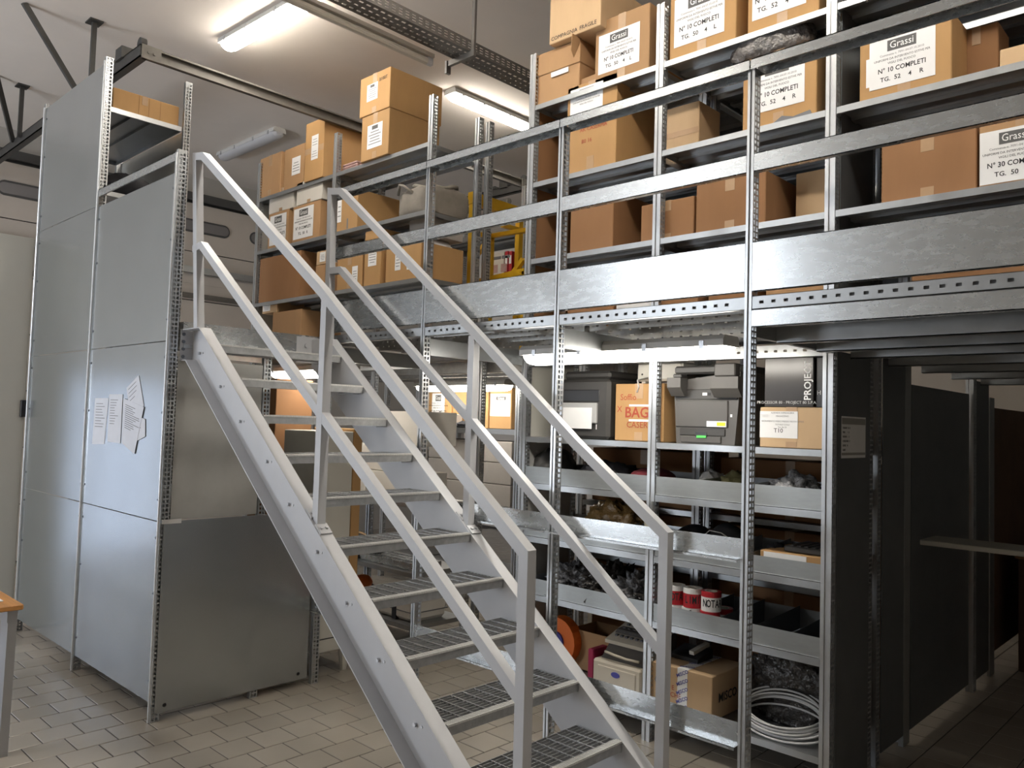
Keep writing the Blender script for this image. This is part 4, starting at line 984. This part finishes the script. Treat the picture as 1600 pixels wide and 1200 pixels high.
MB().bbox(-w * .46, -w * .32, -.05, .02, ht * .94, ht * 1.0, .006).build('hinge_cap', 'printer_grey', mp, local=True)
MB().bbox(-w * .52, w * .56, .0, .40, ht * 1.0, ht * 1.12, .01).build('scanner_lid', 'printer_grey', mp, local=True)
MB().bbox(-w * .40, w * .32, -.006, .01, ht * .12, ht * .225, .003).build('tray_door', 'printer_grey', mp, local=True)
MB().bbox(-w * .38, w * .26, -.008, .01, ht * .02, ht * .115, .003).build('tray_door', 'printer_mid', mp, local=True)
MB().box(-w * .14, w * .04, -.0085, .0, ht * .10, ht * .17).build('grip_recess', 'printer_black', mp, local=True)
MB().bbox(-w * .12, w * .04, -.013, -.008, ht * .085, ht * .125, .002).build('green_catch', 'green_tag', mp, local=True)
MB().box(w * .04, w * .34, -.0095, -.008, ht * .25, ht * .33).build('label', 'paper', mp, local=True)
MB().box(w * .20, w * .33, -.0105, -.0095, ht * .265, ht * .315).build('yellow_label', 'yellow_tag', mp, local=True)
MB().box(-.015, .012, -.006, -.003, ht * .69, ht * .73).build('socket', 'paper', mp, local=True); MB().box(.018, .032, -.006, -.003, ht * .69, ht * .73).build('socket', 'ink', mp, local=True)
MB().box(w * .39, w * .42, -.002, .0, ht * .39, ht * .43).build('socket', 'paper', mp, local=True)
# carton TN with the black box
t = carton('kraft carton with a white sheet at the right end of the printer shelf', ZP, (1187, 700), (1288, 706), 636, y=YS + .03, m='card_light', depth=.4, tape='v')
w, hh, dp = DIM[t.name]; l = paper_label(t, -w * .20, hh * .57, w * .60, hh * .66)
for k, (s, q) in enumerate((('AZIENDA OSPEDALIERA', .36), ('MAGAZZINO', .26), ('RICEVIMENTO MERCI PRESSO NUOVI UFFICI', .1), ('TOTALE COLLI', 0.0), ('Tel. 06 33', -.08))): text(s, hh * .055, 'ink_soft', l, (.02, -.0012, hh * q * .8))
text('T10', hh * .15, 'ink', l, (0, -.0012, -hh * .15)); MB().ring((0, 0), .012, .019, 0, .0004, 14).build('emblem', 'ink_soft', l, local=True).location = (-w * .23, -.001, hh * .24)
l.children[-1].rotation_euler = (PI / 2, 0, 0)
zq = ZP + hh
a, b = on('y', YS + .05, 1194, 638), on('y', YS + .05, 1288, 638)
pj = thing('product_box', ((a.x + b.x) / 2, YS + .05, zq + .002), 'glossy black box with PROJECT lettering on the kraft carton', 'box')
w = b.x - a.x; hb = on('y', YS + .05, 1200, 558).z - zq
MB().bbox(-w / 2, w * .32, 0, .28, 0, hb, .003).build('body', 'project_box', pj, local=True)
text('PROJECT', hb * .19, 'white_ink', pj, (w * .235, -.0015, hb * .51), (PI / 2, -PI / 2, 0), bold=.02, sx=1.0)
text('PROCESSOR 80 - PROJECT 80 S.P.A.', .02, 'silver_ink', pj, (-w * .12, -.0015, .022))
t = thing('product_box', (ORG[pj.name].x + w * .42, YS + .07, zq + .002), 'small black box squeezed between the PROJECT box and the upright', 'box')
MB().bbox(-w * .085, w * .085, 0, .25, 0, hb * .96, .003).build('body', 'printer_black', t, local=True); text('H', .03, 'silver_ink', t, (-.01, -.0015, .07))

# --- upper trays
ZT = (1.337, 1.004, .650)
def cloth(label, u, v, k, size, m, seed, amp=.25, y=YS + .25, cat='clothing', name='folded_clothing', dz=0, freq=3.2, sub=4):
    p = on('y', y - size[1] / 2, u, v)
    o = blob(name, (p.x, y, ZT[k] + .002 + dz), size, m, seed=seed, amp=amp, freq=freq, sub=sub)
    return tag(o, label, cat)
cloth('black clothing heaped in the upper tray near the slotted upright', 925, 745, 0, (.40, .36, .15), 'cloth_black', 21)
cloth('dark grey bag at the left end of the upper tray', 838, 735, 0, (.22, .36, .22), 'printer_grey', 22, .1)
cloth('dark red folded cloth in the upper tray beside the bright upright', 990, 750, 0, (.24, .38, .135), 'cloth_red', 23, .06)
cloth('pale crumpled cap in the upper tray right of the bright upright', 1098, 752, 0, (.13, .20, .14), 'cloth_white', 24)
cloth('khaki and black cap in the upper tray behind the slotted upright', 1135, 754, 0, (.15, .20, .14), 'cloth_khaki', 25)
cloth('white plastic packets in the upper tray at the right end', 1225, 758, 0, (.24, .28, .15), 'poly_clear', 26, .3, name='plastic_packets', cat='packets')
# --- middle trays
cloth('brown paper bags behind the middle tray left of the handrail', 948, 800, 1, (.42, .16, .22), 'poly_brown', 31, .3, y=YS + .42, name='paper_bags', cat='bags')
cloth('pale cloth in the middle tray beside the slotted upright', 905, 818, 1, (.26, .3, .12), 'cloth_white', 32, .12)
p = on('y', YS + .02, 1028, 797)
gl = thing('glass_globe', (p.x, YS - .035, ZT[0] - .15), 'round clear glass lamp globe hanging at the bright upright', 'globe')
blob('globe', (p.x, YS - .035, ZT[0] - .15), (.085, .085, .085), 'glass_bulb', gl, seed=1, amp=.02, flat=False); MB().cyl((0, 0, .04), (0, 0, .12), .008, 8).build('stem', 'galv', gl, local=True)
hl = thing('black_helmet', (on('y', YS + .2, 1083, 828).x, YS + .22, ZT[1] + .002), 'round black helmet in the middle tray behind the handrail post', 'helmet')
blob('shell', ORG[hl.name], (.24, .27, .17), 'black_plastic', hl, seed=2, amp=.03, freq=1); MB().ring((0, 0), .11, .135, .045, .06, 24).build('brim', 'black_plastic', hl, local=True)
cap = thing('peaked_hat', (on('y', YS + .2, 1135, 832).x, YS + .22, ZT[1] + .002), 'black peaked cap with pale trim next to the black helmet', 'hat')
blob('crown', ORG[cap.name], (.24, .25, .19), 'cloth_black', cap, seed=7, amp=.1, freq=1.5)
MB().tube([(-.1, -.1, .12), (-.04, -.13, .165), (.03, -.13, .16), (.1, -.1, .11)], .003, 6).build('piping', 'silver_ink', cap, local=True)
MB().ring((-.03, -.13), .018, .032, .04, .07, 16).build('tape_roll', 'cloth_white', cap, local=True)
cloth('dark gloves at the left of the books in the middle tray', 1200, 866, 1, (.12, .2, .12), 'cloth_black', 33)
bx = carton_at('shallow kraft carton with a white edge strip in the middle tray at the right end', (on('y', YS + .06, 1240, 880).x, YS + .07, ZT[1] + .002), .36, .34, .105, 'card_orange', tape=None)
MB().box(-.16, .06, -.002, 0, .06, .10).build('label', 'paper', bx, local=True)
kb = thing('black_case', (ORG[bx.name].x + .06, YS + .10, ZT[1] + .109), 'flat ribbed black case lying on the shallow kraft carton', 'case')
MB().bbox(-.13, .12, 0, .26, 0, .03, .006).build('body', 'printer_grey', kb, local=True)
for k in range(6): MB().box(-.11 + k * .038, -.09 + k * .038, .02, .24, .03, .034).build('rib', 'printer_mid', kb, local=True)
# --- lower trays
for k, (u, v, s, m, sd, lab) in enumerate(((870, 905, (.26, .36, .17), 'poly_grey', 41, 'bagged dark garment at the left end of the lower tray'), (925, 905, (.28, .38, .21), 'poly_dark', 42, 'bagged black garment beside the left slotted upright in the lower tray'),
        (975, 920, (.26, .36, .19), 'poly_grey', 43, 'bagged grey garment crossed by the mid handrail'), (1003, 925, (.14, .34, .16), 'poly_dark', 44, 'small bagged garment against the bright upright'))):
    cloth(lab, u, v, 2, s, m, sd, .42, name='bagged_garment', cat='garment', freq=4.5, sub=5)
rolls = []
for k, (u, v, dz, lab) in enumerate(((1062, 945, 0, 'red barrier tape roll at the left front of the group'), (1085, 950, 0, 'red and white barrier tape roll at the bottom centre'), (1108, 956, 0, 'red and white barrier tape roll at the bottom right'),
        (1068, 925, .103, 'red barrier tape roll on top at the left'), (1084, 928, .103, 'red lettered barrier tape roll on top in the centre'), (1110, 932, .103, 'white lettered barrier tape roll on top at the right'), (1122, 928, .0, 'barrier tape roll at the back right'))):
    yy = YS + (.08 if k in (0, 1, 2) else .085 if k in (3, 4, 5) else .20); p = on('y', yy - .04, u, v)
    x = (2.115, 2.225, 2.335, 2.12, 2.228, 2.338, 2.345)[k]
    r = thing('barrier_tape_roll', (x, yy, ZT[2] + .002 + dz), lab, 'tape roll', 'barrier tape rolls')
    m1, m2 = ('red_plastic', 'paper') if k in (0, 1, 3, 4) else ('paper', 'red_plastic')
    MB().ring((0, 0), .030, .052, 0, .10, 24).build('body', m1, r, local=True); MB().ring((0, 0), .032, .0526, .074, .101, 24).build('band', m2, r, local=True); MB().ring((0, 0), .026, .034, .0, .102, 20).build('core', 'card_white', r, local=True)
    for j, s in enumerate('NOTAR' if k % 2 else 'LIMIT'):
        an = -PI / 2 - .9 + .42 * j + .75
        text(s, .055, 'ink', r, (.0532 * math.cos(an), .0532 * math.sin(an), .042), (PI / 2, 0, an + PI / 2), bold=.02, sx=.6)
# --- bottom shelf
ZB = .201
o = thing('orange_hose_reel', (on('y', YS + .12, 868, 985).x, YS + .16, ZB), 'orange and blue reel at the left end of the bottom shelf', 'reel')
MB().cyl((0, -.03, .16), (0, .05, .16), .145, 24).build('disc', 'orange_plastic', o, local=True); MB().cyl((0, -.045, .16), (0, -.03, .16), .06, 16).build('hub', 'ink_blue', o, local=True)
ob = thing('cardboard_box', (on('y', YS + .2, 930, 1035).x, YS + .20, ZB), 'open empty carton behind the cream fax machine', 'box')
for x0, x1, y0, y1 in ((-.2, .2, 0, .006), (-.2, .2, .26, .266), (-.2, -.194, 0, .266), (.194, .2, 0, .266)): MB().box(x0, x1, y0, y1, .0, .24).build('side', 'card', ob, local=True)
MB().box(-.2, .2, 0, .266, .0, .006).build('bottom', 'card', ob, local=True)
# fax machine
yx = YS + .04
a, b = on('y', yx, 925, 1065), on('y', yx, 1001, 1085); w = b.x - a.x
fx = thing('fax_machine', ((a.x + b.x) / 2, yx, ZB), 'cream laser fax machine with keypad on the bottom shelf', 'fax machine')
hf = on('y', yx, 928, 1028).z - ZB
MB().bbox(-w / 2, w / 2, 0, .36, 0, hf, .012).build('body', 'fax_cream', fx, local=True)
MB().bbox(-w * .38, w * .40, -.006, .01, .03, hf * .82, .004).build('paper_drawer', 'fax_cream', fx, local=True)
MB().prism([(.0 + .03 * math.cos(t), hf * .60 + .016 * math.sin(t)) for t in [2 * PI * i / 18 for i in range(18)]], 'y', -.009, -.006).build('oval_badge', 'ink_blue', fx, local=True)
MB().prism([(.05, hf), (.36, hf), (.36, hf + .16), (.20, hf + .14)], 'x', -w * .42, w * .5).build('upper_body', 'fax_dark', fx, local=True)
MB().prism([(.10, hf + .075), (.36, hf + .165), (.36, hf + .18), (.10, hf + .095)], 'x', -w * .46, w * .5).build('control_panel', 'fax_cream', fx, local=True)
mb = MB(); dz = .085 / .26
for r_ in range(4):
    for c_ in range(7):
        yy = .15 + r_ * .04; zz = hf + .095 + (yy - .10) * dz; xx = -w * .36 + c_ * w * .105
        mb.box(xx, xx + .018, yy, yy + .02, zz - .004, zz + .010)
stuff(mb.build('keypad', 'fax_key', fx, local=True))
MB().tube([(-w * .3, .03, hf + .045), (-.02, -.005, hf + .05), (w * .15, .02, hf + .035), (w * .4, .03, hf + .035)], .008, 6).build('paper_stop', 'fax_cream', fx, local=True)
MB().bbox(-w / 2 - .05, -w / 2 - .012, .02, .3, 0, .19, .003).build('folder', 'magenta_plastic', thing('red_folder', (ORG[fx.name].x, yx, ZB), 'dark red folder standing left of the fax machine', 'folder'), local=True)
# MISCO carton
a, b = on('y', yx - .02, 1016, 1090), on('y', yx - .02, 1112, 1122)
t = carton_at('large kraft carton marked MISCO on the bottom shelf', ((a.x + b.x) / 2, yx - .02, ZB), b.x - a.x, .36, on('y', yx - .02, 1112, 1058).z - ZB, 'card_light', tape=None)
w, hh, dp = DIM[t.name]
tp = MB().box(-.03, .03, -.0015, 0, 0, hh).box(-.03, .03, -.0015, dp, hh, hh + .0015).build('printed_tape', 'paper', t, local=True); tp.location.x = w * .03
for k in range(5): text('MISCO', .026, 'ink_blue', tp, (0, -.0022, hh * (.1 + .2 * k)), (PI / 2, -.5, 0), bold=.02)
for k in range(4): text('MISCO', .026, 'ink_blue', tp, (0, .05 + .09 * k, hh + .0022), (0, 0, .5), bold=.02)
text('MISCO', .065, 'ink', t, (w / 2 + .002, dp * .45, hh * .46), (PI / 2, 0, PI / 2), bold=.02)
text('E', .035, 'ink_red', t, (-w * .12, -.002, hh * .52)); text('LECHE', .035, 'ink_red', t, (-w * .12, -.002, hh * .36)); text('C', .06, 'ink_soft', t, (-w * .38, -.002, hh * .6))
ph = thing('desk_phone', (ORG[t.name].x - .07, yx + .12, ZB + hh + .003), 'black desk phone with a pale handset lying on the MISCO carton', 'phone')
MB().prism([(0, 0), (.16, 0), (.16, .05), (0, .02)], 'x', -.09, .09).build('body', 'printer_black', ph, local=True); MB().bar((.05, .0, .05), (.06, .15, .075), .03, .02).build('handset', 'white_laminate', ph, local=True)
o = blob('plastic_sack', (2.70, YS + .39, ZB + .002), (.50, .22, .38), 'poly_dark', seed=51, amp=.22, freq=2.6, sub=5, power=2.8); tag(o, 'large black plastic sack at the right end of the bottom shelf', 'sack')
o = blob('paper_bags', (2.80, YS + .36, .545), (.30, .16, .06), 'poly_brown', seed=52, amp=.25, freq=3); tag(o, 'crumpled brown plastic on top of the large black sack', 'wrapping')
co = thing('cable_coil', (2.71, YS + .165, ZB), 'coil of white cable at the right front of the bottom shelf', 'cable')
for k in range(9):
    rx, ry = .215 + random.uniform(-.022, .010), .125 + random.uniform(-.018, .012); dx, dy = random.uniform(-.012, .012), random.uniform(-.01, .01); tl = random.uniform(0, .03) ; zz = .008 + k * .0075
    MB().tube([(dx + rx * math.cos(t), dy + ry * math.sin(t), zz + (tl + .045) * (1 + math.sin(t))) for t in [2 * PI * i / 40 for i in range(40)]], .0055, 6, True).build('turn', 'cable_white', co, local=True)

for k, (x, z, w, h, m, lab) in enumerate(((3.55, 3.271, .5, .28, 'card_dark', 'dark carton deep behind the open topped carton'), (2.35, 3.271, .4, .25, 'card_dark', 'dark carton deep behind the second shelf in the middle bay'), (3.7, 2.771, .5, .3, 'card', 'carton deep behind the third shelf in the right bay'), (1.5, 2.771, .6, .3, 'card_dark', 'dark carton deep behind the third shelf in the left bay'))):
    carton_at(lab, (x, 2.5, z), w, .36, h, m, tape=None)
# brown boxes of the rack behind, seen through the trays
for k, (x, z, h, w, lab) in enumerate(((1.45, 1.621, .30, .5, 'left'), (1.9, 1.621, .14, .3, 'centre left'), (2.35, 1.621, .12, .4, 'centre'), (2.78, 1.621, .13, .3, 'right'))):
    if k == 0: continue
    carton_at('brown carton at the back behind the printer shelf, %s' % lab, (x, 2.55, z), w, .3, h, 'card_orange', tape=None)
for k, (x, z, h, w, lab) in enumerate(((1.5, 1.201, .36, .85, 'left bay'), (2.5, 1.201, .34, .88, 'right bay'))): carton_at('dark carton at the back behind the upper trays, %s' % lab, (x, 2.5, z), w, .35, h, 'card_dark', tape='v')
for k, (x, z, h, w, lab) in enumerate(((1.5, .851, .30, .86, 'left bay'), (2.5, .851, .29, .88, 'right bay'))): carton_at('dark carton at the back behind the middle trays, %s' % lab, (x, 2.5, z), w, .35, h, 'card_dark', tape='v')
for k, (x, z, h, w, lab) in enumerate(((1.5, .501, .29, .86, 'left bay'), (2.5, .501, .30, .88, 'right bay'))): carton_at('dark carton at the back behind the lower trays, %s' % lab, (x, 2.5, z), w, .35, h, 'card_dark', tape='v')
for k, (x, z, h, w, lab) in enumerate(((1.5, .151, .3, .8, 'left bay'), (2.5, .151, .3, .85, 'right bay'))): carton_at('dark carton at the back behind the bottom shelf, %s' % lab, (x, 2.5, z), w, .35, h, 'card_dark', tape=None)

# ================================================================== LEFT FOREGROUND
pn = thing('tall_white_panel', (-2.62, -.2, 0), 'tall off-white panel standing at the left edge beside the clad tower', 'panel')
MB().bbox(-2.64, -2.575, -.40, -.022, 0, 3.055, .004).build('leaf', 'panel_white', pn)
a, b = on('x', -2.55, 33, 625), on('x', -2.55, 55, 652)
MB().bbox(-2.575, -2.545, a.y, min(b.y, -.005), b.z, a.z, .004).build('latch', 'black_plastic', pn)
# notices on the tower
def notice(label, pts, rows, off):
    P = [on('y', -.0135 - off, *q) for q in pts]
    c = sum(P, Vector()) / len(P)
    me = MB(); n = len(P)
    vs = [(p.x, -.0135 - off, p.z) for p in P] + [(p.x, -.0145 - off, p.z) for p in P]
    me.add(vs, [tuple(range(n)), tuple(range(2 * n - 1, n - 1, -1))] + [(i, n + i, n + (i + 1) % n, (i + 1) % n) for i in range(n)])
    o = me.build('notice_sheet', 'paper_blue'); tag(o, label, 'notice', 'notices on the tower')
    e1 = (P[1] - P[0]); e2 = (P[3] - P[0])
    for k in range(rows):
        s = P[0] + e2 * (.12 + .55 * k / rows) + e1 * .12; e = s + e1 * random.uniform(.3, .7)
        MB().bar((s.x, -.0147 - off, s.z), (e.x, -.0147 - off, e.z), .004, .0008, up=(0, 1, 0)).build('printed_line', 'ink_soft', o)
    return o
notice('left of the two narrow printed sheets on the tower panel', [(149, 622), (170, 622), (163, 694), (144, 694)], 9, 0)
notice('right of the two narrow printed sheets on the tower panel', [(171, 616), (192, 616), (188, 693), (168, 690)], 10, .0012)
notice('tilted sheet pointing upwards at the top of the notices', [(198, 606), (217, 586), (225, 634), (203, 650)], 4, .0012)
notice('small sheet sticking out on the right behind the tilted notice', [(214, 650), (227, 655), (227, 682), (212, 690)], 2, .0024)
notice('large tilted sheet pointing downwards at the front of the notices', [(193, 622), (225, 636), (210, 710), (190, 692)], 12, .004)
# desk at the lower left
dsk = thing('office_desk', (-.7, -1.05, 0), 'desk with wooden top and metal leg at the lower left corner', 'desk')
MB().bbox(-1.55, .035, -1.45, -.68, .722, .75, .005).build('top', 'wood', dsk)
MB().box(-1.5, .0, -.74, -.70, .66, .722).build('apron', 'desk_metal', dsk)
MB().prism([(-.13, .722), (.0, .722), (-.03, .0), (-.10, .0)], 'y', -.735, -.695).build('leg', 'desk_metal', dsk)
MB().prism([(-1.5, .722), (-1.37, .722), (-1.40, .0), (-1.47, .0)], 'y', -.735, -.695).build('leg', 'desk_metal', dsk)
for x in (-.13, -1.5): MB().prism([(x, .722), (x + .13, .722), (x + .10, .0), (x + .03, .0)], 'y', -1.43, -1.39).build('leg', 'desk_metal', dsk)
dp_ = thing('desk_papers', (-.3, -.9, .751), 'white papers lying on the wooden desk corner', 'papers')
MB().box(-.42, -.08, -.95, -.74, .751, .754).build('sheet', 'paper', dp_); MB().box(-.30, -.03, -1.1, -.80, .754, .757).build('sheet', 'paper', dp_)

# lettering curves become plain meshes
bpy.context.view_layer.update()
dg = bpy.context.evaluated_depsgraph_get()
for o in [o for o in bpy.data.objects if o.type == 'FONT']:
    me = bpy.data.meshes.new_from_object(o.evaluated_get(dg), depsgraph=dg)
    n = bpy.data.objects.new('lettering', me); COL.objects.link(n); n.parent = o.parent
    n.location = o.location; n.rotation_euler = o.rotation_euler; n.scale = o.scale
    bpy.data.objects.remove(o)
